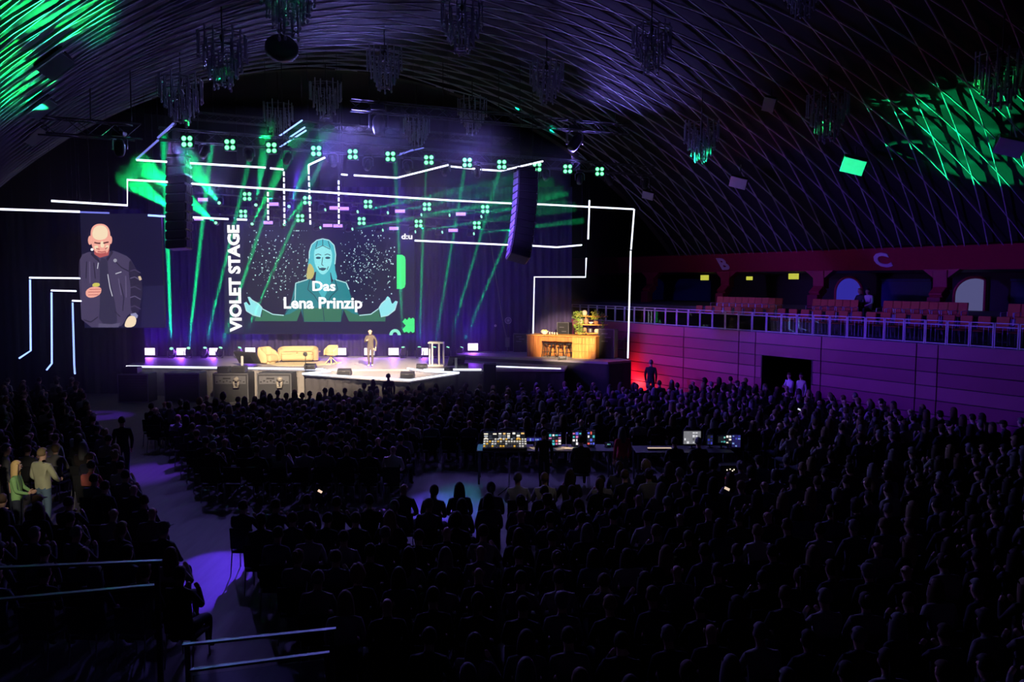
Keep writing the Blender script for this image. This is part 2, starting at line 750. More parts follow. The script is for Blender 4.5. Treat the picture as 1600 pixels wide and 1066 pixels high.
mb = MB()
for (a, b) in (((SW, DOOR[0] - .04), (SW + .5, DOOR[0] + .02)), ((SW, DOOR[1] - .02), (SW + .5, DOOR[1] + .04))):
    mb.prism([ST(a[0], a[1]), ST(b[0], a[1]), ST(b[0], b[1]), ST(a[0], b[1])], (0, 0, DOOR[2]))
mb.prism([ST(SW, DOOR[0] - .04, DOOR[2]), ST(SW + .5, DOOR[0] - .04, DOOR[2]), ST(SW + .5, DOOR[1] + .04, DOOR[2]),
          ST(SW, DOOR[1] + .04, DOOR[2])], (0, 0, .05))
struct(mb.build('door_1', M_BLACK))
mb = MB()
mb.prism([ST(SW + 3.2, DOOR[0] - 1), ST(SW + 3.3, DOOR[0] - 1), ST(SW + 3.3, DOOR[1] + 1), ST(SW + 3.2, DOOR[1] + 1)], (0, 0, 2.6))
mb.prism([ST(SW + .4, DOOR[0] - 1), ST(SW + 3.3, DOOR[0] - 1), ST(SW + 3.3, DOOR[0] - .9), ST(SW + .4, DOOR[0] - .9)], (0, 0, 2.6))
mb.prism([ST(SW + .4, DOOR[1] + .9), ST(SW + 3.3, DOOR[1] + .9), ST(SW + 3.3, DOOR[1] + 1), ST(SW + .4, DOOR[1] + 1)], (0, 0, 2.6))
struct(mb.build('trim_1', M_BLACK))

# ---- balcony: tiered slab, railing
mb = MB()
for (s0, s1, z) in ((26.2, 28.7, 3.33), (28.7, 30.4, 3.72), (30.4, 37, 4.1)):
    mb.prism([ST(s0 + (.06 if s0 < 27 else 0), -3, z - (.12 if s0 < 27 else .6)), ST(s0 + (.06 if s0 < 27 else 0), 46, z - (.12 if s0 < 27 else .6)),
              ST(s1, 46, z - (.12 if s0 < 27 else .6)), ST(s1, -3, z - (.12 if s0 < 27 else .6))], (0, 0, .12 if s0 < 27 else .6))
struct(mb.build('trim_2', M_SLAB))
rail = thing('balcony_railing', 'steel and glass railing along the edge of the red balcony', 'railing', ST(SW + .1, 24, 3.33), math.radians(32))
PWD = .75
for i in range(38):
    t = 39.2 - PWD * i - 24
    f = MB()
    hw = PWD / 2 - .03
    for sg in (-1, 1):
        f.box((0, t + sg * hw, .40), (.04, .035, .80), ch=.15)
    for z in (.03, .66, .785):
        f.box((0, t, z), (.036, PWD - .07, .032), ch=.15)
    fo = f.build('panel_frame', M_STEEL, rail)
    g = MB()
    g.box((0, t, .345), (.012, PWD - .10, .60), ch=.05)
    g.build('glass_pane', M_GLASS, fo)

# ---- beam over the balcony, soffit, columns, rear wall with glowing arch slabs
mb = MB()
sec = [(33.35, 5.90), (32.55, 6.86), (33.2, 6.95), (34.2, 6.4), (34.2, 5.9)]
mb.prism([ST(s_, -3, z) for s_, z in sec], ST(0, 55, 0))
beam = struct(mb.build('trim_3', M_REDDARK))
mb = MB()
mb.prism([ST(34.2, -3, 5.92), ST(37.5, -3, 5.75), ST(37.5, 50, 5.75), ST(34.2, 50, 5.92)], (0, 0, .3))
struct(mb.build('trim_4', M_SLAB))
for i, t in enumerate((37.2, 31.1, 25.1, 19.1, 13.1, 7.1)):
    c = MB()
    for (s0, z0, s1, z1, w) in ((33.35, 5.92, 33.4, 5.05, .62), (33.4, 5.08, 32.95, 4.72, .58), (32.95, 4.75, 32.95, 4.1, .58)):
        c.bar(ST(s0, t, z0), ST(s1, t, z1), .42, w, ST(0, 1, 0), ch=.06)
    # spreading head
    c.prism([ST(33.2, t - .3, 5.55), ST(33.2, t - .8, 5.92), ST(33.2, t + .8, 5.92), ST(33.2, t + .3, 5.55)], ST(.4, 0, 0))
    struct(c.build('trim_%d' % (5 + i), M_REDDARK))
mb = MB()
mb.prism([ST(36.6, -3, 4), ST(36.8, -3, 4), ST(36.8, 50, 4), ST(36.6, 50, 4)], (0, 0, 3))
struct(mb.build('wall_balcony', mat('balcony_wall', (.03, .02, .03), .8)))


def arch_slab(name, px0, px1, py0, py1, s_, m, cut=None):
    a, b = on_s(px0, py1, s_), on_s(px1, py1, s_)
    top = on_s((px0 + px1) / 2, py0, s_).z
    z0 = 4.1
    ux = (b - a)
    ux.z = 0
    w = ux.length
    ux.normalize()
    pts = []
    hgt = top - z0
    rx = w / 2
    ry = min(hgt * .55, rx)
    pts.append(V((a.x, a.y, z0)))
    n = 14
    for i in range(n + 1):
        th = pi - pi * i / n
        x = rx + rx * cos(th)
        if cut and x > cut * w:
            x = cut * w
        pts.append(V((a.x, a.y, top - ry + ry * sin(th))) + ux * x)
    pts.append(V((a.x, a.y, z0)) + ux * (w * (cut or 1)))
    m_ = MB()
    m_.prism(pts, ST(.06, 0, 0))
    o = struct(m_.build(name, m))
    fr = MB()
    fr.tube(pts, .07, 6)
    fr.build('window_frame', M_REDDARK, o)
    return o


arch_slab('window_1', 1305, 1347, 433, 468, 36.45, glow('blue_lit_foyer', srgb(46, 40, 150), 1))  # glowing slabs stand in for the lit foyer behind the arch openings
arch_slab('window_2', 1490, 1556, 433, 478, 36.45, glow('grey_lit_foyer', srgb(78, 78, 122), 1), cut=.74)
for k, (x0, x1) in enumerate(((1378, 1455), (1580, 1640), (1020, 1110))):
    a, b = on_s(x0, 440, 36.4), on_s(x1, 440, 36.4)
    m_ = MB()
    m_.prism([V((a.x, a.y, 4.15)), V((b.x, b.y, 4.15)), V((b.x, b.y, 5.4)), V((a.x, a.y, 5.4))], ST(.1, 0, 0))
    m_.prism([V((a.x, a.y, 5.42)), V((b.x, b.y, 5.42)), V((b.x, b.y, 5.52)), V((a.x, a.y, 5.52))], ST(-.08, 0, 0))
    struct(m_.build('window_%d' % (3 + k), mat('blue_blind', (.03, .04, .22), .6)))

# letters on the beam and on the rear wall
M_LET = mat('pale_letter_paint', (.75, .70, .80), .6)
nb = V((33.35 - 32.55, 0, 0))
up_b = (ST(32.55, 0, 6.86) - ST(33.35, 0, 5.90)).normalized()
along = -ST(0, 1, 0)
for ch, px, py in (('B', 1129, 413), ('C', 1377, 407)):
    base = on_s(px, py, 32.9)
    k = (base - ST(0, 0, 0))
    s_, t_ = to_st(base.x, base.y)
    fz = (base.z - 5.90) / .96
    c = ST(33.35 - .8 * fz - .03, t_, base.z + .02)
    o = fit_text('letter_sign', ch, M_LET, c, along, up_b, .62 if ch == 'B' else .78, .82, None, .035, .02)
    tag(o, 'large pale letter %s painted high on the red balcony beam' % ch, 'sign')
for ch, px, py, e in (('A', 1019.5, 443, .10), ('B', 1136, 444, .06), ('C', 1284, 444, .05), ('C', 1475, 445, .05)):
    c = on_s(px, py, 36.35)
    o = fit_text('letter_sign', ch, M_LET if ch == 'A' else mat('dim_letter_paint', (.12, .16, .14), .6), c, along, (0, 0, 1), .38, .5, None, .01, .02)
    tag(o, 'small block letter %s on the rear wall beside %s' % (ch, {1019.5: 'the balcony column nearest the stage', 1136: 'the balcony column below the large B', 1284: 'the blue lit arch', 1475: 'the grey lit arch'}[px]), 'sign')
# green-lit exit signs
for px, py, lb, es in ((1101, 434, 'nearest the stage', 1), (1171, 435, 'small one between the two larger ones', .7), (1240, 432, 'beside the column before the blue arch', 1)):
    c = on_s(px, py, 34.6)
    m_ = MB()
    w = .30 if px != 1171 else .2
    R = Matrix.Rotation(math.radians(32), 3, 'Z')
    m_.box(c, (.08, w * 2, w), R, 0)
    m_.box(c + V((0, 0, .25)), (.03, .03, .4), R, 1)
    o = m_.build('exit_sign', [glow('exit_sign_light', srgb(190, 190, 70), es), M_DARK])
    tag(o, 'glowing yellow-green exit sign under the balcony ceiling, ' + lb, 'exit sign', 'exit signs on the balcony')

# ------------------------------------------------------------------ stage
ZS = 1.4
main = [G(197, 572, ZS), G(505, 577, ZS), G(660, 577, ZS), G(882, 577.5, ZS), V((3.4, 42.6, ZS)), V((-19.6, 42.6, ZS))]
thr = [G(473, 584, ZS - .08), G(640, 594, ZS - .08), G(717, 582.5, ZS - .08), G(690, 579, ZS - .08), G(640, 577.6, ZS - .08), G(512, 577.6, ZS - .08)]
M_DECK = mat('stage_deck', (.36, .33, .36), .55, var=.08, scale=1.5)
stage = thing('stage', 'low grey main stage with a pointed front thrust and white lit edges', 'stage', (-8, 39, 0), world=True)
mb = MB()
mb.prism(main, (0, 0, -.10))
mb.build('deck', M_DECK, stage)
mb = MB()
mb.prism(thr, (0, 0, -.10))
mb.build('thrust_deck', M_DECK, stage)


def skirt(pts, z1, name, m, parent, fold=.03):
    k = MB()
    out = []
    for i in range(len(pts) - 1):
        a, b = V(pts[i]), V(pts[i + 1])
        n = max(2, int((b - a).length / .14))
        nn = V((b.y - a.y, a.x - b.x, 0)).normalized()
        for j in range(n + (1 if i == len(pts) - 2 else 0)):
            p = a.lerp(b, j / n) + nn * (fold * sin(j * 2.1) + fold * .6 * sin(j * .73 + i))
            out.append(p)
    vs = [V((p.x, p.y, 0.01)) for p in out] + [V((p.x, p.y, z1)) for p in out]
    n = len(out)
    k.add(vs, [[i, i + 1, n + i + 1, n + i] for i in range(n - 1)], 0, True)
    return k.build(name, m, parent)


skirt([p + V((0, .06, 0)) for p in main[:2]], ZS - .09, 'skirt', M_SKIRT, stage)
skirt([main[2] + V((0, .06, 0)), main[3] + V((0, .06, 0))], ZS - .09, 'skirt', M_BLACKDRAPE, stage)
skirt([thr[5], thr[0] + V((.05, .05, 0)), thr[1] + V((0, .08, 0)), thr[2] + V((-.05, .05, 0)), thr[3]], ZS - .17, 'skirt', mat('dark_stage_skirt', (.05, .045, .05), .9), stage)
for e, z in (([(198, 572.5), (505, 577)], ZS), ([(505, 577), (516, 580), (476, 583.6)], ZS - .02), ([(473, 584), (640, 594), (717, 582.5)], ZS - .06),
             ([(717, 582.5), (667, 580), (637, 575.8)], ZS + .02), ([(662, 577.5), (752, 577.5)], ZS)):
    k = MB()
    k.tube([G(x, y, z) + V((0, -.03, 0)) for x, y in e], .045, 6)
    k.build('edge_light', M_LED, stage)
k = MB()
k.tube([G(776, 573.5, ZS), G(876, 577, ZS)], .055, 6)
k.build('edge_light', M_LED, stage)

ZR = 1.66
riser = thing('stage_riser', 'raised platform under the wooden kitchen at the stage end', 'platform', (0, 40, 0), world=True)
rp = [G(716, 554, ZR), G(760, 557, ZR), G(950, 566, ZR), G(986, 563, ZR), V((3.9, 42.6, ZR)), V((-2.4, 42.6, ZR)), G(712, 551, ZR)]
mb = MB()
mb.prism(rp, (0, 0, -.1))
mb.build('deck', mat('riser_deck', (.34, .31, .32), .6, var=.1), riser)
skirt([p + V((0, .05, 0)) for p in rp[:4]], ZR - .09, 'skirt', M_BLACKDRAPE, riser, .02)

# drapes
def drape(name, label, x0, x1, y, z0, z1, m, amp=.09, wl=.42, rot=0):
    k = MB()
    n = int(abs(x1 - x0) / .07)
    out = []
    for i in range(n + 1):
        x = x0 + (x1 - x0) * i / n
        out.append((x, y + amp * sin(2 * pi * x / wl) + amp * .5 * sin(2 * pi * x / wl / 2.7)))
    vs = [V((x, yy, z0)) for x, yy in out] + [V((x, yy, z1)) for x, yy in out]
    n = len(out)
    k.add(vs, [[i, i + 1, n + i + 1, n + i] for i in range(n - 1)], 0, True)
    o = k.build(name, m)
    return tag(o, label, 'curtain')


drape('stage_curtain', 'tall navy curtain hanging across the whole back of the stage', -21, 3.2, 43.1, .02, 10.4, M_DRAPE)
drape('side_curtain', 'dark curtain left of the stage behind the stepped light frames', -27, -18.1, 39.3, .02, 8.9, mat('side_drape', (.018, .014, .05), .95), .03)

# ------------------------------------------------------------------ rig over the stage
def vault_z(s_):
    x = s_ - 14
    R = RR if x > 0 else RL
    return APEX - R + math.sqrt(max(0, R * R - x * x))


def vault_hit(px, py):
    d = ray(px, py)
    d = d / d.y
    Y = 3.0
    while Y < 70:
        p = V((0, 0, H)) + d * Y
        s_, t_ = to_st(p.x, p.y)
        if p.z > vault_z(s_) or s_ < -1.8 or s_ > 32.6 or (t_ > 34.4 and p.z > 15.2):
            return p
        Y += .05
    return p


def roof_above(p):
    s_, t_ = to_st(p.x, p.y)
    return 15.2 if t_ > 34.4 else vault_z(max(-1.7, min(32.5, s_)))


def truss(label, a, b, w=.42, step=.5, hang=None):
    a, b = V(a), V(b)
    t = thing('lighting_truss', label, 'truss', (a + b) / 2, world=True)
    d = (b - a).normalized()
    x = d.cross(V((0, 0, 1))).normalized()
    z = x.cross(d)
    cs = [x * (sx * w / 2) + z * (sz * w / 2) for sx, sz in ((-1, -1), (1, -1), (1, 1), (-1, 1))]
    for c in cs:
        k = MB()
        k.tube([a + c, b + c], .026, 6)
        k.build('chord', M_TRUSS, t)
    k = MB()
    n = int((b - a).length / step)
    for i in range(n):
        p, q = a.lerp(b, i / n), a.lerp(b, (i + 1) / n)
        for j in range(4):
            c0, c1 = cs[j], cs[(j + 1) % 4]
            if i % 2:
                c0, c1 = c1, c0
            k.tube([p + c0, q + c1], .013, 4, cap=False)
    o = k.build('lattice', M_TRUSS, t)
    o['kind'] = 'stuff'
    for f in ([.06, .5, .94] if hang is None else hang):
        p = a.lerp(b, f)
        k = MB()
        k.tube([p + z * w / 2, V((p.x, p.y, roof_above(p) - .01))], .018, 5)
        k.build('hoist_chain', M_BLACK, t)
    return t


truss('long front lighting truss that carries the twelve green four-lamp blinders', P(248, 209, YL(248)), P(1022, 268, YL(1022)))
truss('upper back truss above the screen with green moving heads', P(262, 292, 38), P(800, 326, 39.5))
truss('lower back truss right above the big screen', P(262, 324, 40.4), P(800, 354, 41.4))
truss('high dark truss crossing below the chandeliers over the stage', P(548, 164, 33), P(985, 204, 37))
truss('dark truss at the far left end under the green lit ribs', P(64, 196, 21.3), P(215, 207, 23.5), .42)
truss('thin truss far back behind the front lighting truss', P(300, 181, 40), P(800, 222, 44), .35)

QX = [(292, 221), (359, 226), (424, 231), (494, 236), (551, 241), (610, 244.5), (670, 250), (730, 254), (784, 257), (839, 261), (887, 264), (937, 268)]
BX = [(386, 307, 37.7), (480, 313, 37.9), (575, 319, 38.2), (667, 323, 38.5), (758, 327, 38.9), (380, 334, 40.1), (469, 341, 40.3), (565, 345.5, 40.6), (654, 349.5, 40.8), (745, 352, 41)]


def make_quad(sc):
    t = thing('blinder_lamp', '', 'stage light')
    k = MB()
    k.box((0, .08, 0), (.50 * sc, .14, .50 * sc), ch=.15)
    k.build('housing', M_BLACK, t)
    for sx in (-1, 1):
        for sz in (-1, 1):
            k = MB()
            R = Matrix.Rotation(pi / 2, 3, 'X')
            k.lathe([(.085 * sc, -.02), (.085 * sc, .01), (.06 * sc, .03), (.01, .038)], (sx * .118 * sc, 0, sz * .118 * sc), 12, 0, R)
            k.lathe([(.108 * sc, -.03), (.108 * sc, .004), (.087 * sc, .004)], (sx * .118 * sc, 0.01, sz * .118 * sc), 12, 1, R)
            k.build('lamp', [M_GRN, M_GRNRIM], t)
    k = MB()
    k.tube([(-.27 * sc, .08, 0), (-.27 * sc, .08, .3 * sc), (.27 * sc, .08, .3 * sc), (.27 * sc, .08, 0)], .014, 5)
    k.tube([(0, .08, .3 * sc), (0, .08, .42 * sc)], .02, 5)
    k.build('yoke', M_BLACK, t)
    return t


q0 = make_quad(.92)
for i, (px, py) in enumerate(QX):
    loc = P(px, py, YL(px) - .36)
    lab = 'green glowing four-lamp blinder, %s from the left on the front truss' % nth(i)
    if i == 0:
        q0.location = loc
        q0['label'] = lab
        q0['group'] = 'green four-lamp blinders on the front truss'
    else:
        dup(q0, loc, 0, lab)
q1 = None
for i, (px, py, Y) in enumerate(BX):
    lab = 'smaller green four-lamp blinder, %s from the left on the %s back truss' % (nth(i % 5), 'upper' if i < 5 else 'lower')
    c = dup(q0, P(px, py, Y - .35), 0, lab, 'green four-lamp blinders on the back trusses')


def aim(d):
    return V(d).to_track_quat('Z', 'Y').to_matrix()


def mover(label, p, d, up, lit, sc=1.0, group=None, name='moving_head_light', lens_col=None, long=1.0):
    """moving head: head centre at p, lens along d; up=+1 hangs from above, -1 stands on the floor"""
    p = V(p)
    R = aim(d)
    base = p + V((0, 0, up * .42 * sc))
    t = thing(name, label, 'stage light', base, world=True, group=group)
    k = MB()
    k.box(base, (.34 * sc, .30 * sc, .15 * sc), ch=.15)
    if up > 0:
        k.tube([base, base + V((0, 0, .24 * sc))], .02 * sc, 6)
    k.build('base', M_BLACK, t)
    k = MB()
    for sx in (-1, 1):
        k.tube([base + V((sx * .10 * sc, 0, -up * .06 * sc)), base + V((sx * .22 * sc, 0, -up * .16 * sc)), p + V((sx * .22 * sc, 0, -up * .03 * sc))], .028 * sc, 6)
    k.build('yoke', M_GREY, t)
    k = MB()
    L = long
    k.lathe([(.03 * sc, -.27 * sc * L), (.12 * sc, -.25 * sc * L), (.155 * sc, -.12 * sc), (.15 * sc, .10 * sc), (.12 * sc, .22 * sc * L), (.10 * sc, .24 * sc * L)], p, 12, 0, R)
    h = k.build('head', M_DARK, t)
    k = MB()
    k.lathe([(.10 * sc, .235 * sc * L), (.085 * sc, .25 * sc * L), (.02 * sc, .262 * sc * L)], p, 12, 0, R)
    k.build('lens', lens_col if lens_col else (M_GRN if lit else M_DARK), h)
    return p + V(d).normalized() * (.30 * sc * L)


# dark moving heads hanging from the front truss
for i, (px, py) in enumerate([(187, 232), (319, 238), (389, 243), (449, 248), (520, 252), (575, 258), (637, 262), (696, 267), (745, 270), (810, 274), (852, 275), (906, 281), (952, 282), (1008, 288)]):
    Y = YL(px) if px > 200 else 23.0
    mover('unlit black moving head, %s from the left under the front truss' % nth(i), P(px, py, Y), (.25 * (-1) ** i, -.5, -1), 1, False, .95, 'unlit moving heads under the front truss')
mover('large unlit moving head hanging alone from the high dark truss', P(592, 197, 33.2), (.1, -.5, -1), 1, False, 1.7)
mover('unlit moving head at the right end of the high dark truss', P(898, 224, 36.2), (-.6, -.5, -1), 1, False, 1.6)

BEAMW = 60000
FLOORW = 52000
UP = [(343, 318, -32, -31), (338, 349, -33, -27), (399.5, 322.5, 10, -52), (393, 352, 14, -27), (450.5, 325, 25, -52), (442.5, 353, 19, -23),
      (503, 329, 40, -20), (496, 357, 40, -18), (554, 332, 41, -13), (546, 359, 54, -16), (601, 333.5, 40, -10), (593, 360.5, 57, -16), (653, 336.5, 48, -10),
      (644, 363, 41, -7), (697, 337, 52, -8), (686, 364, 50, -8), (747, 340, 53, -10), (735.5, 366, 65, -9), (276, 332, -61, -38), (282, 303, -50, -25)]
AIM = [(120, 30), (58, 118), (450, -10), (606, -70), (635, -70), (783, -70), (1300, 150), (1420, 172), (1552, 122), (1470, 190), (1540, 160), (1330, 255),
       (1500, 215), (1440, 240), (1580, 240), (1300, 235), (1400, 165), (1530, 270), (15, 148), (6, 100)]
for i, (px, py, dx, dy) in enumerate(UP):
    low = py > 341
    Y0 = 40.6 if low else 38.2
    a = P(px, py, Y0)
    left = px < 480
    b = vault_hit(*AIM[i])
    k_ = sum(1 for q in UP[:i] if (q[1] > 341) == low)
    lp = mover('moving head with a bright green lens, %s along the %s back truss' % (nth(k_) if i < 18 else 'behind the left speaker column', 'lower' if low else 'upper')
               if i < 18 else 'green moving head half hidden behind the left speaker column, %s one' % ('lower' if i == 18 else 'upper'),
               a, b - a, 1, True, .8, 'green moving heads on the back trusses')
    spot('green_beam_light', lp, b, 4.2 if left else 3.2, BEAMW * (3.2 if not left else 1.0 if i < 6 and i > 1 else 1.9), (.004, 1, .28) if not left else (.004, 1, .2), .35, .03)
FB = [(268, 253, 138), (294, 342, 122), (319, 421, 118), (343, 487, 117), (372, 557, 127), (630, 612, 124), (655, 668, 145), (678, 744, 156), (698, 808, 174), (719, 862, 203)]
for i, (px, tx, ty) in enumerate(FB):
    a = P(px, 547, 41.6)
    b = vault_hit(tx, ty)
    side = 'left' if i < 5 else 'right'
    lp = mover('moving head on the stage floor, %s from the left of the %s five' % (nth(i % 5), side), P(px, 549, 41.6), b - a, -1, True, .95, 'moving heads standing at the back of the stage', lens_col=M_GRN)
    spot('green_beam_light', lp, b, .85, 5500000, (.001, 1, .30), .25, .07)


# violet strobe panels
def make_panel(w, h, m):
    t = thing('strobe_panel', '', 'stage light')
    k = MB()
    k.box((0, .07, 0), (w + .06, .12, h + .06), ch=.12)
    k.build('housing', M_BLACK, t)
    k = MB()
    k.box((0, .0, 0), (w, .03, h), ch=.2)
    k.build('light_panel', m, t)
    k = MB()
    k.tube([(-w / 2 - .05, .07, 0), (-w / 2 - .05, .07, -h / 2 - .10), (w / 2 + .05, .07, -h / 2 - .10), (w / 2 + .05, .07, 0)], .015, 5)
    k.build('bracket', M_BLACK, t)
    return t


p0 = make_panel(.46, .15, M_VIOBAR)
up_b = [(317, 312), (427.5, 319), (522.5, 325), (537.5, 326), (625, 330), (720, 334.5), (310.5, 342), (419, 348), (512, 352.5), (528, 353), (615.5, 357), (708, 360)]
for i, (px, py) in enumerate(up_b):
    loc = P(px, py, 38.0 if i < 6 else 40.2)
    lab = 'white-violet strobe bar, %s from the left on the %s back truss' % (nth(i % 6), 'upper' if i < 6 else 'lower')
    o = p0 if i == 0 else dup(p0, loc, 0, lab)
    o.location = loc
    o['label'] = lab
    o['group'] = 'violet strobe bars on the back trusses'
    spot('violet_bar_light', loc + V((0, -.06, 0)), loc + V((0, -5, -1.5)), 130, 55, (.25, .04, 1), .8, .1)
p1 = make_panel(.52, .36, M_VIO)
fl = [(234, 551.5), (284, 551.5), (335, 551), (391, 549), (487, 550), (533, 551), (577, 550.5), (615, 551), (661, 551), (739, 549)]
for i, (px, py) in enumerate(fl):
    loc = P(px, py, 42.0)
    loc.z = max(loc.z, ZS + .30)
    if px > 730:
        loc = P(px, 547.5, 41.9)
        loc.z = ZR + .29
    lab = 'bright violet-white floor wash panel, %s from the left along the stage curtain' % nth(i)
    o = p1 if i == 0 else dup(p1, loc, 0, lab)
    o.location = loc
    o['label'] = lab
    o['group'] = 'violet floor wash panels at the back of the stage'
    spot('violet_panel_light', loc + V((0, -.06, 0)), loc + V((0, -4, -.8)), 150, 150, (.26, .03, 1), .8, .12)
    spot('violet_panel_light', loc + V((0, .0, .30)), loc + V((0, 1.2, 1.6)), 120, 85, (.16, .02, 1), .9, .1)

# ---- hanging loudspeaker columns
def line_array(label, pts, w, ycab, side_mat, yaw=0):
    top = pts[0]
    t = thing('line_array_speaker', label, 'loudspeaker', top, world=True)
    n = len(pts) - 1
    for i in range(n):
        a, b = pts[i], pts[i + 1]
        d = (b - a).normalized()
        x = V((cos(yaw), sin(yaw), 0))
        y = d.cross(x).normalized()
        x = y.cross(d)
        R = Matrix((x, -y, -d)).transposed()
        k = MB()
        k.box((a + b) / 2, (w - .04, ycab, (b - a).length * .95), R, 0, .10)
        c = k.build('cabinet', M_BLACK, t)
        k = MB()
        for sg in (-1, 1):
            for q in range(4):
                k.box((a + b) / 2 + x * (sg * (w / 2)) - y * ((q - 1.5) * ycab * .22), (.03, ycab * .17, (b - a).length * .74), R, 0, .2)
        k.build('side_grille', side_mat, c)['kind'] = 'stuff'
    k = MB()
    k.bar(top + V((0, -ycab / 2, .08)), top + V((0, ycab / 2, .08)), w * .9, .10)
    k.build('fly_frame', M_BLACK, t)
    for sg in (-1, 1):
        k = MB()
        k.tube([top + V((sg * w * .3, 0, .1)), V((top.x + sg * w * .3, top.y, roof_above(top)))], .015, 5)
        k.build('hoist_chain', M_BLACK, t)


line_array('black hanging speaker column between the portrait screen and the main screen', [P(280, 248 + 142 * i / 10, 30 - .05 * i) for i in range(11)], .80, .55, M_BLACK, -.12)
ra = []
for i in range(13):
    f = i / 12
    ra.append(P(822 - 2 * f - 11 * f * f, 268 + 137 * f, 33.2 - .9 * f * f))
line_array('curved black speaker column with a violet lit perforated side right of the main screen', ra, .86, .75, mat('perforated_grille', (.42, .42, .46), .5, var=.5, scale=30), .30)
spot('array_side_light', P(700, 330, 30), ra[6], 50, 900, (.25, .15, 1), .6, .1)

# ---- white LED lines of the stepped portals
def led(label, segs, m=M_LED, r=.036, Y=None, dotted=False, wire=True, near=0):
    """segs: list of pixel polylines, one tube each"""
    f = (lambda px: YL(px)) if Y is None else (lambda px: Y)
    ends = []
    t = None
    for si, pl in enumerate(segs):
        pts = [P(q[0], q[1], (q[2] if len(q) > 2 else f(q[0]))) for q in pl]
        if t is None:
            t = thing('light_tube', label, 'light tube', pts[0], world=True)
        k = MB()
        if dotted:
            a, b = pts[0], pts[-1]
            n = max(3, int((b - a).length / .22))
            for i in range(n):
                k.tube([a.lerp(b, (i + .12) / n), a.lerp(b, (i + .80) / n)], r, 6)
        else:
            k.tube(pts, r, 6)
        o = k.build('tube', m[si] if isinstance(m, list) else m, t)
        if dotted:
            o['kind'] = 'stuff'
        k = MB()
        k.tube([p + V((0, .05, 0)) for p in pts], r * .8, 4)
        k.build('channel', M_BLACK, t)
        ends += [pts[0], pts[-1]]
    if wire:
        for e in (ends[0], ends[-1]):
            k = MB()
            k.tube([e, V((e.x, e.y, roof_above(e) - .01))], .006, 4)
            k.build('hanger_wire', M_BLACK, t)
    return t


def led_toward(px, py, length):
    """point reached from (px,py) by moving length metres along the hall towards the balcony"""
    p = P(px, py, YL(px))
    q = p - ST(0, length, 0)
    x, y, _ = proj(q)
    return (x, y, q.y)


led('long white light line crossing the whole width above the screen', [[(297, 287), (700, 313), (799, 318)], [(838, 319), (990, 327)]])
led('stepped white light line above the portrait screen', [[(80, 314), (199, 321), (199, 281), (262, 284.5)]])
led('white light line at the far left edge, above the portrait screen', [[(-30, 326), (125, 331)]])
led('thin blue light line along the top of the portrait screen', [[(125, 331.5), (171, 333)]], M_LEDDIM, .03)
led('short white light line between the portrait screen and the speaker column', [[(231, 336.5), (262, 338.5)]], M_LEDBLUE)
led('broken white light line just above the words at the screen top left', [[(297, 339.5), (357, 342.5)], [(370, 343), (386, 343.5)]])
led('upper left white light line ending in the angled corner', [[(213, 250), (261, 253)], [(297, 255), (415, 262)], [(422, 263), (443, 265)]])
for k, (px, py, x2, y2, lb) in enumerate(((213, 249, 247, 219, 'slanted blue light tube rising from the upper left corner'), (247, 215, 271, 193, 'dim slanted light tube beyond the slanted blue one'))):
    a = (px, py, 29.2 - 2 * k)
    led(lb, [[a, (x2, y2, 27.4 - 2 * k)]], M_LEDDIM, .035)
led('dotted light tube hanging from the angled corner left of centre', [[(443.5, 267), (444.5, 352)]], dotted=True)
led('dotted light tube under the long light line, leftmost of the short pair', [[(418.5, 299), (419, 346)]], dotted=True)
led('kinked white tube with a slanted top, dotted further down', [[(508, 246, 32.0), (482, 258)], [(482, 258), (482.5, 272)]])
led('dotted light tube below the kinked white tube', [[(482.5, 274), (485, 353)]], dotted=True)
led('dotted light tube through the middle of the strobe bars', [[(529, 281), (529.5, 352)]], dotted=True)
led('zigzag white light line above the centre of the stage', [[(533, 272.5), (543, 273.5)], [(553, 274), (620, 278), (632, 275, 34.2), (700, 258, 31.6)]])
led('zigzag white light line above the right of the screen', [[(703, 260), (742, 264)], [(751, 265), (783, 267), (805, 262, 35.4), (848, 252, 33)]])
led('bundle of slanted light tubes behind the green blinders', [[(434, 232, 33), (478, 204, 31)], [(452, 215, 32), (476, 199, 30.5)], [(436, 213, 32), (472, 188, 30)]], M_LEDBLUE, .03)
led('faint slanted light tubes over the zigzag light line', [[(605, 250, 35), (645, 234, 33)], [(625, 240, 35), (662, 231, 33.5)]], M_LEDDIM, .025)
led('white light line to the right of the main screen', [[(648, 376), (798, 383)], [(830, 384), (870, 386.5), (909, 383)]])
led('upright white light tube crossing the end of the long light line', [[(921, 313), (919, 374)]])
led('white light line stepping down behind the wooden kitchen', [[(916, 403), (915, 433), (835, 433), (833, 522)]], Y=40.6)
led('tall white light post at the right end of the stage', [[(991, 327), (986, 390)], [(985.5, 392), (981, 560)]], wire=False, Y=39.1)
led('tallest of the three white light frames left of the portrait screen', [[(125, 435), (46, 434)], [(47, 437), (48, 548), (30, 560, 33.6)]], [M_LED, M_LEDBLUE], Y=34.2)
led('middle one of the three white light frames left of the portrait screen', [[(119, 455), (80, 454)], [(80.5, 457), (81, 568), (73, 578, 34.4)]], [M_LED, M_LEDBLUE], Y=35)
led('shortest of the three white light frames left of the portrait screen', [[(127, 470.5), (113, 470)], [(113.3, 473), (116, 570), (117, 584, 35)]], [M_LED, M_LEDBLUE], Y=35.6)

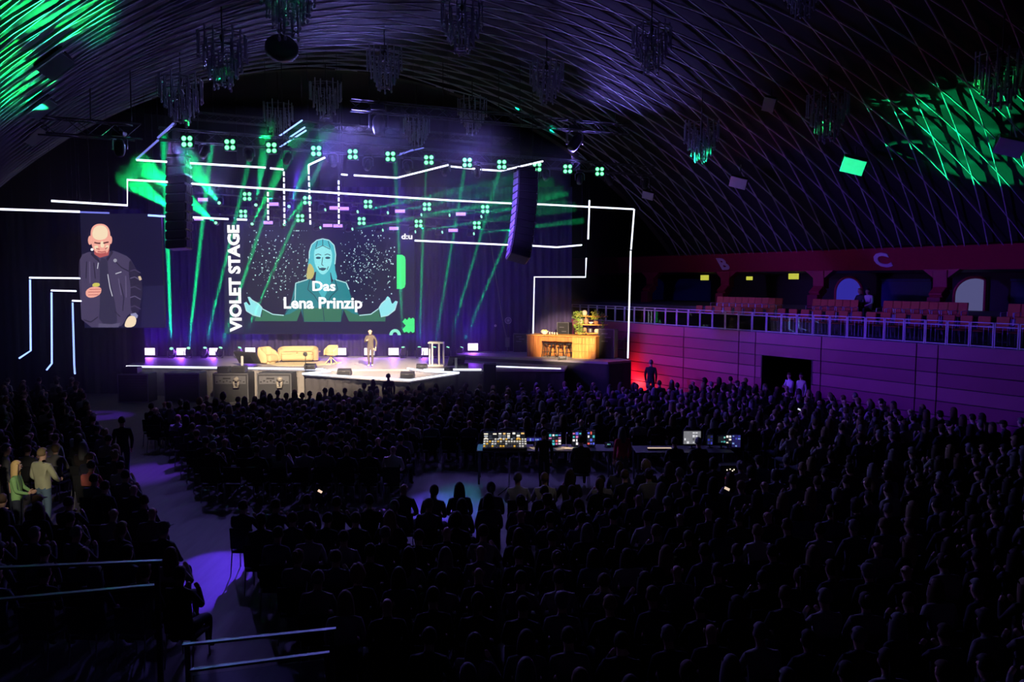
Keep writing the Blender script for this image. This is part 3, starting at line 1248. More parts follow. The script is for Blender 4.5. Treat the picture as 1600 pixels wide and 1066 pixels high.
# ---- chandeliers
M_TUBE = mat('chandelier_glass', (.40, .42, .46), .25, spec=.8)
def make_chandelier():
    t = thing('chandelier', '', 'chandelier')
    k = MB()
    k.tube([(0, 0, 2.6), (0, 0, .2)], .025, 6)
    k.lathe([(.03, 1.0), (.09, .9), (.03, .75)], (0, 0, 0), 8)
    k.build('stem', M_BLACK, t)
    tiers = [(.74, .30, .62, 16), (.58, .02, .56, 14), (.43, -.24, .52, 11), (.28, -.50, .48, 8)]
    for j, (r, z, l, n) in enumerate(tiers):
        fr = MB()
        pts = [V((r * cos(2 * pi * i / 20), r * sin(2 * pi * i / 20), z + l)) for i in range(21)]
        fr.tube(pts, .018, 5, cap=False)
        for i in range(3):
            a = 2 * pi * i / 3 + j
            fr.tube([(0, 0, z + l + .06), (r * cos(a), r * sin(a), z + l)], .014, 4)
        fr.build('ring_frame', M_GREY, t)
        tb, bb = MB(), MB()
        for i in range(n):
            a = 2 * pi * i / n + j * .2
            x, y = r * cos(a), r * sin(a)
            dz = .07 * ((i * 5 + j) % 3 - 1)
            tb.tube([(x, y, z + l + .10 + dz), (x, y, z + .06 + dz)], .030, 6)
            bb.ball((x, y, z + dz), (.048, .048, .062), 7, 5)
            bb.ball((x, y, z + l * .55 + dz), (.036, .036, .03), 6, 4)
        o = tb.build('glass_tubes', M_TUBE, t)
        o['kind'] = 'stuff'
        o2 = bb.build('lamp_bulbs', M_TUBE, t)
        o2['kind'] = 'stuff'
    pts = [V((.2 * cos(2 * pi * i / 16), .2 * sin(2 * pi * i / 16), -.42)) for i in range(17)]
    fr = MB()
    fr.tube(pts, .03, 5, cap=False)
    fr.build('bottom_ring', M_GREY, t)
    return t


CH = [(450, 10, 84, 'fully green lit chandelier at the top edge, left of the middle'), (348, 95, 75, 'chandelier with green tipped bulbs above the left stage end'),
      (283, 158, 65, 'dark chandelier with a green bottom ring, leftmost of all'), (601, 110, 56, 'dim chandelier in front of the ribs, above the screen centre'),
      (509, 158, 50, 'bluish chandelier right of the green lit ones, low over the rig'), (435, 188, 46, 'faint chandelier behind the slanted light tubes'),
      (651, 208, 42, 'faint chandelier nearest above the front truss'), (738, 182, 47, 'small chandelier behind the high dark truss'),
      (722, 44, 66, 'dark chandelier high up, straight above the speaker column'), (854, 130, 54, 'dark chandelier left of the dense rib crossing'),
      (1018, 77, 62, 'dark chandelier over the right half of the ribs'), (1255, -6, 60, 'chandelier cut by the top edge on the dark right side'),
      (1096, 222, 54, 'chandelier whose lowest tier is lit green, above the letter B'), (1293, 184, 64, 'chandelier with one green lit side'),
      (1565, 126, 76, 'bright green chandelier at the right edge')]
ch0 = make_chandelier()
KIDS[ch0.name] = list(ch0.children)
CHL = []
for i, (px, py, w, lab) in enumerate(CH):
    Y = 1250 * 1.56 / w
    top = vault_hit(px, py - w * .95).y
    Y = min(Y, top * .96)
    loc = P(px, py, Y)
    loc.z -= .25 * w * Y / 1250 / 1.56
    CHL.append(loc)
    o = ch0 if i == 0 else dup(ch0, loc, .37 * i, lab)
    o.location = loc
    o['label'] = lab
    o['group'] = 'chandeliers under the ribbed vault'
    sc_ = w * Y / 1250 / 1.56
    o.scale = (sc_, sc_, sc_ * 1.1)
    z = loc.z + (roof_above(loc) - loc.z) / o.scale[2]
    # hanging rod up to the vault
    k = MB()
    k.tube([(0, 0, 2.5), (0, 0, max(2.7, z - loc.z + .1))], .02, 5)
    k.build('hanging_rod', M_BLACK, o)
# green spots on chandeliers and ribs
def ceil_spot(px, py, ang, w, src, target=None, col=(.01, 1.0, .10), blend=.25):
    b = target if target is not None else vault_hit(px, py)
    spot('ceiling_gobo_light', src, b, ang, w, col, blend, .03)


SRCL = P(300, 262, 27)
SRCR = P(930, 300, 35.5)
for (px, py), a, w in GOBO_L:
    ceil_spot(px, py, a, w, SRCL)
for i_, ang_, w_, src in ((0, 5.5, 34000, P(560, 255, 26)), (1, 2.2, 12000, P(250, 235, 26)), (2, 2.0, 14000, P(345, 262, 25)), (14, 2.6, 60000, SRCR), (13, 1.5, 40000, SRCR), (12, 1.5, 16000, SRCR + V((0, -2, 0)))):
    tgt = V(CHL[i_]) + V((0, 0, .35 if i_ in (0, 14) else -.2)) + V((-.4 if i_ == 13 else 0, 0, 0))
    ceil_spot(0, 0, ang_, w_, src, tgt)

# ---- floodlights and a round speaker on the ceiling
M_FLGLASS = mat('floodlight_front', (.55, .58, .62), .25)
def flood(label, px, py, wpx, hpx, xa, nrm):
    p = vault_hit(px, py)
    p = V((0, 0, H)) + (p - V((0, 0, H))) * .955
    w, d = wpx * p.y / 1250, hpx * p.y / 1250
    z = -V(nrm).normalized()
    x = V(xa)
    x = (x - z * x.dot(z)).normalized()
    y = z.cross(x)
    R = Matrix((x, y, z)).transposed()
    t = thing('ceiling_floodlight', label, 'floodlight', p, world=True)
    k = MB()
    n = 8
    poly = [p + R @ V((-w / 2, d * .5 * cos(pi * i / n), d * .62 * sin(pi * i / n) + .03)) for i in range(n + 1)]
    k.prism(poly, R @ V((w, 0, 0)))
    k.build('housing', M_BLACK, t)
    k = MB()
    k.box(p, (w * .98, d * .98, .03), R, 0, .2)
    k.build('front_glass', M_FLGLASS, t)
    k = MB()
    b0, b1 = p + R @ V((-w * .52, 0, .1)), p + R @ V((w * .52, 0, .1))
    q0, q1 = p + R @ V((-w * .52, 0, d * .8)), p + R @ V((w * .52, 0, d * .8))
    k.tube([b0, q0, q1, b1], .022, 5)
    m_ = (q0 + q1) / 2
    k.tube([m_, V((m_.x, m_.y, max(m_.z + .05, roof_above(m_) - .01)))], .025, 5)
    k.build('bracket', M_BLACK, t)


LX, LN = (.75, .05, .64), (.60, -.26, -.74)
flood('dark ceiling floodlight with green lit edge, upper one among the green lit ribs', 88, 104, 46, 34, LX, LN)
flood('dark ceiling floodlight with green lit edge, lower one below the green lit ribs', 65, 170, 40, 28, LX, LN)
flood('violet lit ceiling floodlight at the left end of the dark truss', 56, 214, 34, 22, LX, LN)
RX, RN = (1, 0, .04), (-.42, -.62, -.66)
flood('green lit ceiling floodlight below the one-sided green chandelier', 1333, 260, 34, 28, RX, RN)
flood('blue-green ceiling floodlight at the right edge under the bright chandelier', 1578, 231, 40, 30, RX, RN)
flood('violet lit ceiling floodlight above the large letter B', 1153, 286, 26, 20, RX, RN)
flood('dark violet ceiling floodlight in the middle of the dark ribs', 1201, 164, 18, 24, RX, RN)
flood('small violet floodlight beside the tall white light post', 1012, 306, 18, 14, RX, RN)
for q_ in ((88, 104), (65, 170)):  # added spots that turn the floodlight fronts green
    spot('floodlight_green_spill', P(420, 300, 25), V((0, 0, H)) + (vault_hit(*q_) - V((0, 0, H))) * .95, 1.8, 60000, (.02, 1, .35), .4, .03)
spot('floodlight_green_spill', SRCR, vault_hit(1333, 258), 1.6, 3500, (.02, 1, .35), .3, .03)
p = P(440, 76, 25)
t = thing('ceiling_speaker', 'round black speaker hanging under the green lit chandelier', 'loudspeaker', p, world=True)
k = MB()
R = Matrix.Rotation(.5, 3, 'Y') @ Matrix.Rotation(.9, 3, 'X')
k.lathe([(.40, -.16), (.50, -.1), (.50, .08), (.44, .16), (.1, .19)], p, 20, 0, R)
k.build('drum', M_BLACK, t)
k = MB()
k.tube([p, V((p.x, p.y, roof_above(p) - .01))], .03, 6)
k.build('hanging_rod', M_BLACK, t)

# ------------------------------------------------------------------ screens
SY = 42.0


def screen_pt(px, py, off=0.0, Y=SY):
    q = P(px, py, Y)
    return V((q.x, q.y - off, q.z))


M_SCR = glow('screen_background', srgb(24, 27, 52), 1)
scr = thing('main_screen', 'big wide video screen showing a turquoise woman with open arms', 'screen', P(498, 522, SY), world=True)
mb = MB()
a, b = P(349, 346, SY), P(649, 522.5, SY)
mb.box(((a.x + b.x) / 2, SY + .10, (a.z + b.z) / 2), (b.x - a.x, .16, a.z - b.z), mi=0, ch=.02)
mb.build('screen_cabinet', M_BLACK, scr)
mb = MB()
mb.box(((a.x + b.x) / 2, SY + .008, (a.z + b.z) / 2), (b.x - a.x - .04, .02, a.z - b.z - .04), ch=.02)
mb.build('screen_face', M_SCR, scr)
for px in (372, 500, 626):
    mb = MB()
    q = P(px, 346, SY)
    mb.tube([q + V((0, .1, -.05)), V((q.x, q.y + .1, roof_above(q) - .01))], .02, 5)
    mb.build('hanger_cable', M_BLACK, scr)
OFF = [0.006]


def C3(x, y):
    return 330 + x / 4.571, 330 + y / 4.571


def pic(parent, name, polys, m, conv=C3, Y=SY, smooth=0, label=None):
    """flat coloured area of the picture on a screen"""
    OFF[0] += .0012
    for pl in polys:
        k = MB()
        pts = [conv(*q) for q in pl]
        for _ in range(smooth):
            out = []
            n = len(pts)
            for i in range(n):
                p_, q_ = pts[i], pts[(i + 1) % n]
                out.append((p_[0] * .75 + q_[0] * .25, p_[1] * .75 + q_[1] * .25))
                out.append((p_[0] * .25 + q_[0] * .75, p_[1] * .25 + q_[1] * .75))
            pts = out
        k.prism([screen_pt(x, y, OFF[0], Y) for x, y in pts], (0, .001, 0))
        k.build(name, m, parent, label)


def line_pic(parent, name, lines, m, w, conv=C3, Y=SY, closed=False):
    """drawn strokes of the picture on a screen; w in picture units"""
    OFF[0] += .0012
    k = MB()
    for pl in lines:
        pts = list(pl) + ([pl[0]] if closed else [])
        for i in range(len(pts) - 1):
            (x0, y0), (x1, y1) = pts[i], pts[i + 1]
            L = math.hypot(x1 - x0, y1 - y0) or 1
            nx, ny = -(y1 - y0) / L * w / 2, (x1 - x0) / L * w / 2
            q = [(x0 + nx, y0 + ny), (x1 + nx, y1 + ny), (x1 - nx, y1 - ny), (x0 - nx, y0 - ny)]
            k.prism([screen_pt(*conv(*p_), OFF[0], Y) for p_ in q], (0, .001, 0))
    o = k.build(name, m, parent)
    o['kind'] = 'stuff'
    return o


def ell(cx, cy, rx, ry, n=20, a0=0):
    return [(cx + rx * cos(a0 + 2 * pi * i / n), cy + ry * sin(a0 + 2 * pi * i / n)) for i in range(n)]


T_SKIN = glow('picture_cyan_skin', srgb(150, 242, 244), 1)
T_SKIN2 = glow('picture_cyan_shade', srgb(70, 190, 200), 1)
T_HAIR = glow('picture_teal_hair', srgb(76, 196, 206), 1)
T_BLOND = glow('picture_blond_hair', srgb(205, 195, 110), 1)
T_JACK = glow('picture_teal_jacket', srgb(28, 136, 142), 1)
T_JACK2 = glow('picture_green_jacket', srgb(52, 120, 84), 1)
T_DARK = glow('picture_dark_lines', srgb(14, 70, 84), 1)
T_WHITE = glow('picture_white', (1, 1, 1), 1.25)
T_EDGE = glow('picture_pale_edge', srgb(190, 240, 240), 1)
T_GREEN = glow('picture_green', srgb(70, 245, 130), 1.1)
T_MINT = glow('picture_mint', srgb(150, 250, 215), 1)
rs = random.Random(3)
pic(scr, 'picture_side_band', [[(95, 82), (232, 82), (232, 872), (95, 872)]], glow('picture_band', srgb(33, 36, 64), 1))
k = MB()
for cx0, cx1, n in ((255, 690, 210), (925, 1310, 250)):
    for i in range(n):
        while True:
            x = rs.uniform(cx0, cx1)
            y = min(650, max(140, rs.gauss(365, 125)))
            c = (cx0 + cx1) / 2 + (20 if cx0 < 500 else 0)
            if rs.random() < 1 - .55 * abs(x - c) / ((cx1 - cx0) / 2):
                break
        r = rs.choice((2.2, 3, 3.6, 5))
        k.prism([screen_pt(*C3(x + r * cos(a_), y + r * sin(a_)), .006) for a_ in (0, 1.05, 2.1, 3.14, 4.2, 5.24)], (0, .001, 0))
o = k.build('picture_stars', glow('picture_star', srgb(200, 240, 235), 1.1), scr)
o['kind'] = 'stuff'
JACKET = [(600, 515), (640, 500), (705, 484), (742, 520), (800, 640), (852, 520), (880, 488), (965, 512), (985, 560), (1005, 640), (945, 705), (928, 790), (662, 790), (642, 700), (578, 650)]
ARM_L = [(604, 515), (572, 650), (520, 742), (440, 735), (366, 698), (362, 752), (318, 752), (312, 786), (612, 786), (648, 690)]
ARM_R = [(965, 512), (1002, 645), (1058, 742), (1140, 735), (1196, 695), (1204, 752), (1246, 752), (1244, 788), (985, 788), (940, 690)]
HAIR = [(700, 300), (715, 240), (755, 208), (797, 198), (842, 208), (878, 244), (890, 310), (880, 400), (905, 490), (870, 505), (850, 420), (745, 420), (722, 488), (676, 492), (690, 400)]
pic(scr, 'picture_hair', [HAIR], T_HAIR, smooth=1)
pic(scr, 'picture_blond_strand', [[(692, 380), (712, 372), (742, 430), (722, 488), (676, 492)]], T_BLOND, smooth=1)
pic(scr, 'picture_neck', [[(752, 420), (848, 420), (858, 520), (802, 640), (742, 525)]], T_SKIN2)
pic(scr, 'picture_face', [[(733, 300), (745, 260), (797, 240), (850, 262), (866, 305), (862, 370), (840, 425), (800, 460), (762, 430), (738, 375)]], T_SKIN, smooth=2)
pic(scr, 'picture_jacket', [JACKET], T_JACK)
pic(scr, 'picture_sleeves', [ARM_L, ARM_R], T_JACK2)
pic(scr, 'picture_jacket_shade', [[(655, 700), (800, 690), (935, 700), (924, 788), (664, 788)]], T_JACK2)
pic(scr, 'picture_sleeve_light', [[(600, 520), (640, 560), (640, 690), (560, 735), (520, 742), (572, 650)], [(968, 515), (930, 560), (940, 690), (1010, 730), (1055, 742), (1002, 645)]], T_JACK)
HAND_L = [(366, 694), (352, 755), (300, 742), (252, 712), (238, 655), (252, 648), (272, 672), (282, 668), (266, 630), (262, 614), (276, 612), (300, 640), (340, 662)]
HAND_R = [(1198, 694), (1212, 755), (1262, 745), (1312, 706), (1330, 645), (1316, 640), (1296, 662), (1288, 655), (1278, 622), (1262, 608), (1254, 614), (1240, 640), (1216, 662)]
pic(scr, 'picture_hands', [HAND_L, HAND_R], T_SKIN)
line_pic(scr, 'picture_lapels', [[(705, 490), (690, 560), (735, 600), (800, 700), (808, 786)], [(885, 492), (905, 560), (862, 600), (805, 690)], [(648, 640), (662, 790)], [(945, 640), (928, 790)], [(600, 600), (560, 690), (520, 745)], [(1000, 600), (1030, 690), (1058, 745)]], T_DARK, 6)
line_pic(scr, 'picture_face_lines', [[(745, 315), (765, 306), (787, 314)], [(810, 314), (832, 306), (852, 316)], [(797, 330), (790, 382), (802, 390)], [(745, 270), (797, 246), (850, 272)], [(797, 200), (797, 246)], [(760, 215), (748, 262)], [(836, 214), (850, 262)], [(775, 420), (765, 395)], [(828, 420), (838, 395)]], T_DARK, 5)
pic(scr, 'picture_eyes', [ell(766, 334, 18, 8), ell(833, 334, 18, 8)], T_DARK)
pic(scr, 'picture_mouth', [[(772, 408), (797, 404), (824, 408), (812, 422), (797, 426), (782, 422)]], T_DARK)
line_pic(scr, 'picture_outline', [[(600, 640), (604, 515), (690, 488)], [(985, 560), (965, 512), (890, 490)], [(366, 698), (440, 737), (520, 745)], [(1058, 745), (1140, 737), (1196, 697)],
                                  [(238, 655), (252, 712), (300, 742), (352, 755)], [(1330, 645), (1312, 706), (1262, 745), (1212, 755)], [(262, 614), (300, 640), (340, 662), (366, 694)], [(1278, 622), (1240, 640), (1216, 662), (1198, 694)],
                                  [(700, 340), (702, 290), (718, 240), (755, 208), (797, 198), (842, 208), (878, 244), (890, 310), (884, 380)]], T_EDGE, 7)
OFF[0] += .004


def stext(txt, cx, cy, w, h, m, ux=(1, 0, 0), uy=(0, 0, 1), bold=.03, conv=C3, name='picture_words', parent=None, Y=SY):
    OFF[0] += .003
    x, y = conv(cx, cy)
    c = screen_pt(x, y, OFF[0], Y)
    s_ = Y / F / (4.571 if conv is C3 else 1)
    return fit_text(name, txt, m, c, ux, uy, w * s_, h * s_, parent or scr, bold, .002)


stext('Das', 806, 535, 165, 72, T_WHITE, bold=.03)
stext('Lena Prinzip', 800, 668, 560, 108, T_WHITE, bold=.03)
stext('VIOLET STAGE', 169, 483, 760, 88, T_WHITE, (0, 0, 1), (-1, 0, 0), .045)
stext('d:u', 1398, 181, 78, 40, T_WHITE, bold=.03)
pic(scr, 'picture_green_bar', [[(1326, 312), (1365, 312), (1384, 325), (1389, 350), (1389, 520), (1382, 545), (1362, 556), (1326, 556)]], T_GREEN)
pic(scr, 'picture_half_ring', [[(1273, 886)] + [(1314 - 41 * cos(pi * i / 12), 886 - 44 * sin(pi * i / 12)) for i in range(1, 12)] + [(1355, 886), (1332, 886)] + [(1314 + 18 * cos(pi * i / 8), 884 - 20 * sin(pi * i / 8)) for i in range(1, 8)] + [(1296, 886)]], T_MINT)
pic(scr, 'picture_green_zigzag', [[(1367, 790), (1385, 765), (1400, 778), (1414, 758), (1428, 770), (1440, 760), (1453, 770), (1453, 862), (1440, 870), (1425, 858), (1412, 872), (1396, 860), (1380, 868), (1367, 845), (1390, 818)]], T_GREEN)

# ---- portrait screen with the speaker's close-up
IY = 37.9
OFF[0] = .006
im = thing('portrait_screen', 'tall portrait video screen showing a bald man in a dark bomber jacket', 'screen', P(191, 512, IY), world=True)
a, b = P(125, 334, IY), P(257, 512.5, IY)
mb = MB()
mb.box(((a.x + b.x) / 2, IY + .11, (a.z + b.z) / 2), (b.x - a.x, .18, a.z - b.z), ch=.02)
mb.build('screen_cabinet', M_BLACK, im)
mb = MB()
mb.box(((a.x + b.x) / 2, IY + .008, (a.z + b.z) / 2), (b.x - a.x, .02, a.z - b.z), ch=.02)
mb.build('screen_face', glow('portrait_background', srgb(24, 23, 52), 1), im)
for px in (140, 240):
    mb = MB()
    q = P(px, 334, IY)
    mb.tube([q + V((0, .1, -.05)), V((q.x, q.y + .1, roof_above(q) - .01))], .02, 5)
    mb.build('hanger_cable', M_BLACK, im)


def C4(x, y):
    return 100 + x / 5.328, 330 + y / 5.328


def ip(name, polys, m, smooth=1):
    return pic(im, name, polys, m, C4, IY, smooth)


def il(name, lines, m, w):
    return line_pic(im, name, lines, m, w, C4, IY)


I_J = glow('picture_jacket_navy', srgb(74, 65, 96), 1)
I_JD = glow('picture_jacket_dark', srgb(46, 41, 64), 1)
I_JL = glow('picture_jacket_light', srgb(98, 88, 122), 1)
I_SH = glow('picture_shirt', srgb(54, 50, 76), 1)
I_SK = glow('picture_skin', srgb(252, 176, 158), 1)
I_SKL = glow('picture_skin_light', srgb(255, 230, 194), 1)
I_SKD = glow('picture_skin_shade', srgb(190, 92, 92), 1)
I_BR = glow('picture_brow', srgb(84, 36, 42), 1)
I_CAM = glow('picture_clicker', srgb(214, 206, 96), 1)
ip('picture_lower_field', [[(660, 625), (834, 620), (834, 966), (640, 966)]], glow('portrait_background_low', srgb(34, 33, 66), 1), 0)
ip('picture_jacket', [[(126, 372), (235, 328), (300, 385), (395, 322), (470, 350), (545, 385), (590, 460), (640, 545), (656, 660), (640, 760), (612, 850), (540, 850), (500, 930), (470, 966), (150, 968), (134, 700), (126, 560)]], I_J, 1)
ip('picture_shirt', [[(296, 385), (362, 400), (372, 530), (400, 640), (425, 760), (445, 900), (440, 940), (290, 940), (300, 760), (300, 560)]], I_SH, 1)
ip('picture_trousers', [[(290, 935), (400, 942), (470, 930), (455, 968), (285, 968)]], glow('picture_trousers', srgb(92, 86, 116), 1), 0)
ip('picture_sleeve', [[(545, 390), (592, 462), (642, 550), (657, 660), (640, 770), (618, 860), (560, 850), (552, 740), (556, 620), (538, 520)]], I_JD, 1)
for j, y in enumerate((500, 560, 640, 720, 800)):
    il('picture_fold', [[(552, y), (590, y - 12), (640 - 3 * max(0, j - 4), y + 16)]], I_JL if j % 2 else I_J, 8)
il('picture_fold', [[(190, 420), (185, 560)], [(250, 430), (262, 560)], [(470, 600), (500, 720), (490, 830)], [(430, 420), (480, 470), (540, 500)], [(165, 905), (225, 925), (285, 880)], [(420, 830), (470, 880)]], I_JD, 9)
il('picture_fold', [[(215, 420), (218, 600)], [(455, 560), (478, 700)], [(515, 540), (520, 720)]], I_JL, 9)
il('picture_zip', [[(366, 525), (385, 640), (405, 710)], [(430, 522), (480, 506)], [(288, 430), (280, 480)]], glow('picture_zip', srgb(200, 200, 214), 1), 7)
ip('picture_collar', [[(232, 335), (290, 395), (302, 430), (262, 400), (225, 360)], [(395, 322), (412, 345), (362, 420), (352, 392), (385, 360)]], I_JD, 0)
ip('picture_badge', [ell(428, 411, 15, 15, 14)], glow('picture_badge', srgb(160, 160, 175), 1), 0)
ip('picture_neck', [[(250, 310), (382, 310), (372, 368), (300, 388), (256, 360)]], I_SKD, 0)
ip('picture_ears', [ell(219, 243, 17, 38, 14), ell(391, 240, 12, 34, 14)], I_SK, 0)
ip('picture_head', [[(222, 180), (235, 135), (265, 110), (305, 104), (345, 112), (375, 140), (388, 185), (388, 260), (378, 320), (355, 358), (315, 370), (275, 350), (245, 318), (226, 260)]], I_SK, 2)
ip('picture_forehead', [[(238, 170), (262, 128), (305, 116), (345, 126), (368, 160), (366, 215), (330, 240), (270, 240), (240, 215)]], I_SKL, 2)
ip('picture_nose', [[(310, 250), (330, 250), (340, 296), (322, 306), (304, 296)]], I_SKL, 1)
ip('picture_cheek', [[(250, 290), (290, 285), (282, 325), (262, 318)], [(350, 285), (378, 282), (370, 318), (350, 322)]], I_SKL, 1)
il('picture_brows', [[(255, 262), (285, 268), (306, 268)], [(330, 268), (352, 262), (374, 258)]], I_BR, 11)
il('picture_face_lines', [[(270, 312), (300, 318)], [(345, 316), (366, 304)], [(284, 336), (318, 342), (352, 334)]], I_SKD, 9)
ip('picture_beard', [[(268, 345), (320, 352), (362, 338), (350, 362), (316, 374), (282, 362)]], I_SKD, 1)
ip('picture_mic', [ell(237, 320, 12, 11, 12)], T_WHITE, 0)
ip('picture_hand', [[(185, 660), (230, 630), (290, 630), (318, 645), (308, 690), (262, 718), (210, 722), (184, 700)]], I_SK, 1)
il('picture_fingers', [[(215, 652), (312, 650)], [(205, 674), (308, 672)], [(205, 698), (290, 696)]], I_SKD, 5)
ip('picture_clicker', [[(240, 608), (262, 596), (302, 600), (300, 628), (240, 630)]], I_CAM, 1)
ip('picture_watch', [[(556, 856), (600, 846), (620, 870), (612, 892), (566, 878)]], glow('picture_watch', srgb(150, 150, 190), 1), 0)
ip('picture_left_hand', [[(560, 868), (602, 880), (606, 930), (580, 966), (512, 968), (508, 940), (530, 890)]], I_SKL, 1)
ip('picture_patch', [[(620, 545), (640, 540), (652, 570), (632, 578)]], glow('picture_patch', srgb(214, 190, 160), 1), 0)

drape('screen_base_curtain', 'black cloth hanging below the portrait screen down to the floor', P(131, 560, 38.3).x, P(199, 560, 38.3).x, 38.25, .02, P(160, 511, 38.3).z, M_BLACKDRAPE, .04, .35)

# ------------------------------------------------------------------ loudspeakers and cases before the stage
def sub(label, px0, px1, ptop, Y, front=M_BLACK, tech=False):
    a = P(px0, ptop, Y)
    b = P(px1, ptop, Y)
    w = b.x - a.x
    h = a.z
    c = V(((a.x + b.x) / 2, Y + .45, 0))
    t = thing('flight_case' if tech else 'subwoofer', label, 'equipment case' if tech else 'loudspeaker', c)
    k = MB()
    k.box((0, 0, h / 2), (w, .9, h), ch=.03)
    k.build('cabinet', M_DARK if tech else M_BLACK, t)
    k = MB()
    for sx in (-1, 1):
        k.box((sx * (w / 2 - .02), -.45, h / 2), (.04, .03, h), ch=.2)
    for z in (.03, h - .03):
        k.box((0, -.45, z), (w, .03, .05), ch=.2)
    k.build('edge_trim', M_GREY, t)
    if tech:
        k = MB()
        k.box((0, -.455, h - .30), (w * .86, .02, .36), ch=.1)
        k.build('connector_panel', M_GREY, t)
        k = MB()
        for i in range(9):
            k.box((-w * .38 + w * .095 * i, -.475, h - .38 + .05 * (i % 2)), (.07, .03, .05), ch=.2)
        k.box((-w * .1, -.48, h - .22), (.34, .03, .05), ch=.2)
        k.build('connectors', M_DARK, t)['kind'] = 'stuff'
        k = MB()
        k.ball((w * .18, -.53, h - .26), (.13, .1, .11), 10, 6)
        k.tube([(w * .1, -.53, h - .36), (w * .12, -.53, h - .62), (w * .22, -.53, h - .62), (w * .24, -.53, h - .36)], .06, 6)
        k.build('cable_coil', mat('cable_cloth', (.2, .18, .16), .8), t)
    else:
        k = MB()
        n = 9
        for i in range(n):
            k.box((0, -.46, .12 + (h - .24) * (i + .5) / n), (w - .12, .02, (h - .24) / n * .6), ch=.2)
        k.build('grille', M_BLACK, t)['kind'] = 'stuff'
    return t


sub('tall black speaker cabinet below the portrait screen, carrying a smaller box', 183, 231, 584.5, 35.4)
sub('black speaker cabinet standing second from the left before the stage', 256, 311, 583.5, 35.4)
sub('open technical case before the stage, left of the two with cable coils', 332, 387.5, 583.5, 35.2, tech=True)
sub('open technical case before the stage, right of the two with cable coils', 401, 455, 583.5, 35.2, tech=True)
def small_box(label, name, cat, px0, px1, y0, y1, Y, depth, m, zbase=None):
    a, b = P(px0, y1, Y), P(px1, y0, Y)
    z0 = a.z if zbase is None else zbase
    t = thing(name, label, cat, ((a.x + b.x) / 2, Y + depth / 2, z0))
    w, h = b.x - a.x, b.z - z0
    k = MB()
    k.box((0, 0, h / 2), (w, depth, h), ch=.06)
    k.build('cabinet', m, t)
    k = MB()
    k.box((0, -depth / 2 - .004, h / 2), (w * .86, .012, h * .82), ch=.2)
    k.build('front_grille', M_BLACK, t)
    return t


ha = P(200, 584.5, 35.4).z
small_box('small black box on top of the tall speaker cabinet', 'front_fill_speaker', 'loudspeaker', 191, 214, 574, 584.5, 35.5, .5, M_BLACK, ha)
hb = P(360, 583.5, 35.2).z
small_box('grey monitor wedge lying on the left technical case', 'front_fill_speaker', 'loudspeaker', 339, 357, 573.5, 583.5, 35.4, .4, M_DARK, hb)
small_box('dark loudspeaker box on the left technical case', 'front_fill_speaker', 'loudspeaker', 361, 382.5, 573, 583.5, 35.4, .45, M_DARK, hb)
small_box('tall black box before the stage between the two short light strips', 'speaker_stack', 'loudspeaker', 755, 775, 569, 600, 35.4, .6, M_BLACK, 0)


def wedge(label, px, py, w, Y=None, z=ZS - .08, yaw=0):
    p = G(px, py, z) if Y is None else V((P(px, py, Y).x, Y, z))
    t = thing('stage_monitor', label, 'stage monitor', p, yaw)
    k = MB()
    h, d = w * .52, w * .72
    pr = [(-d / 2, 0), (d / 2, 0), (d / 2, h * .45), (d * .1, h), (-d / 2 + .03, h * .75)]
    k.prism([V((-w / 2, y, z_)) for y, z_ in pr], (w, 0, 0))
    k.build('cabinet', M_DARK, t)
    k = MB()
    k.box((0, -d / 2 - .0, h * .36), (w * .86, .02, h * .5), ch=.2)
    k.build('rear_panel', M_BLACK, t)
    k = MB()
    k.tube([(-w * .12, -d / 2 - .01, h * .62), (w * .12, -d / 2 - .01, h * .62)], .012, 5)
    k.build('handle', M_GREY, t)
    return t


wedge('black stage monitor wedge on the left half of the thrust', 538.5, 586.5, .58)
wedge('black stage monitor wedge near the tip of the thrust', 637, 591.5, .58)
wedge('dark monitor wedge behind the right thrust corner', 701, 581.5, .40)
wedge('grey monitor wedge left of the white lectern', 659, 577, .48, z=ZS)
wedge('low grey speaker lying where the sofa side of the stage meets the thrust', 485, 577, .5, z=ZS)
wedge('dark low speaker right of the white lectern', 723, 576.5, .5, z=ZS)


def confidence_monitor(label, px, py, w, h, yaw, z=ZS):
    p = G(px, py, z)
    t = thing('confidence_monitor', label, 'monitor', p, yaw)
    R = Matrix.Rotation(math.radians(38), 3, 'X')
    k = MB()
    k.box((0, 0, .12 + h * .42), (w, .07, h), R, 0, .08)
    k.build('display', M_DARK, t)
    k = MB()
    R2 = R
    k.box((0, -.05, .10 + h * .38), (w * .5, .06, h * .5), R, 0, .1)
    k.build('rear_cover', M_BLACK, t)
    k = MB()
    k.box((-w * .1, -.26, .26), (.11, .04, .52), None, 0, .1)
    k.build('prop', mat('grey_board', (.5, .48, .46), .6), t)
    k = MB()
    k.box((0, -.1, .02), (w * .8, .5, .04), None, 0, .1)
    k.build('floor_plate', M_BLACK, t)
    return t


confidence_monitor('tilted monitor seen from behind beside the beige armchair', 387, 573, 1.15, .72, math.radians(-14))
confidence_monitor('tilted monitor seen from behind right of the white lectern', 713, 576, .78, .55, math.radians(18))

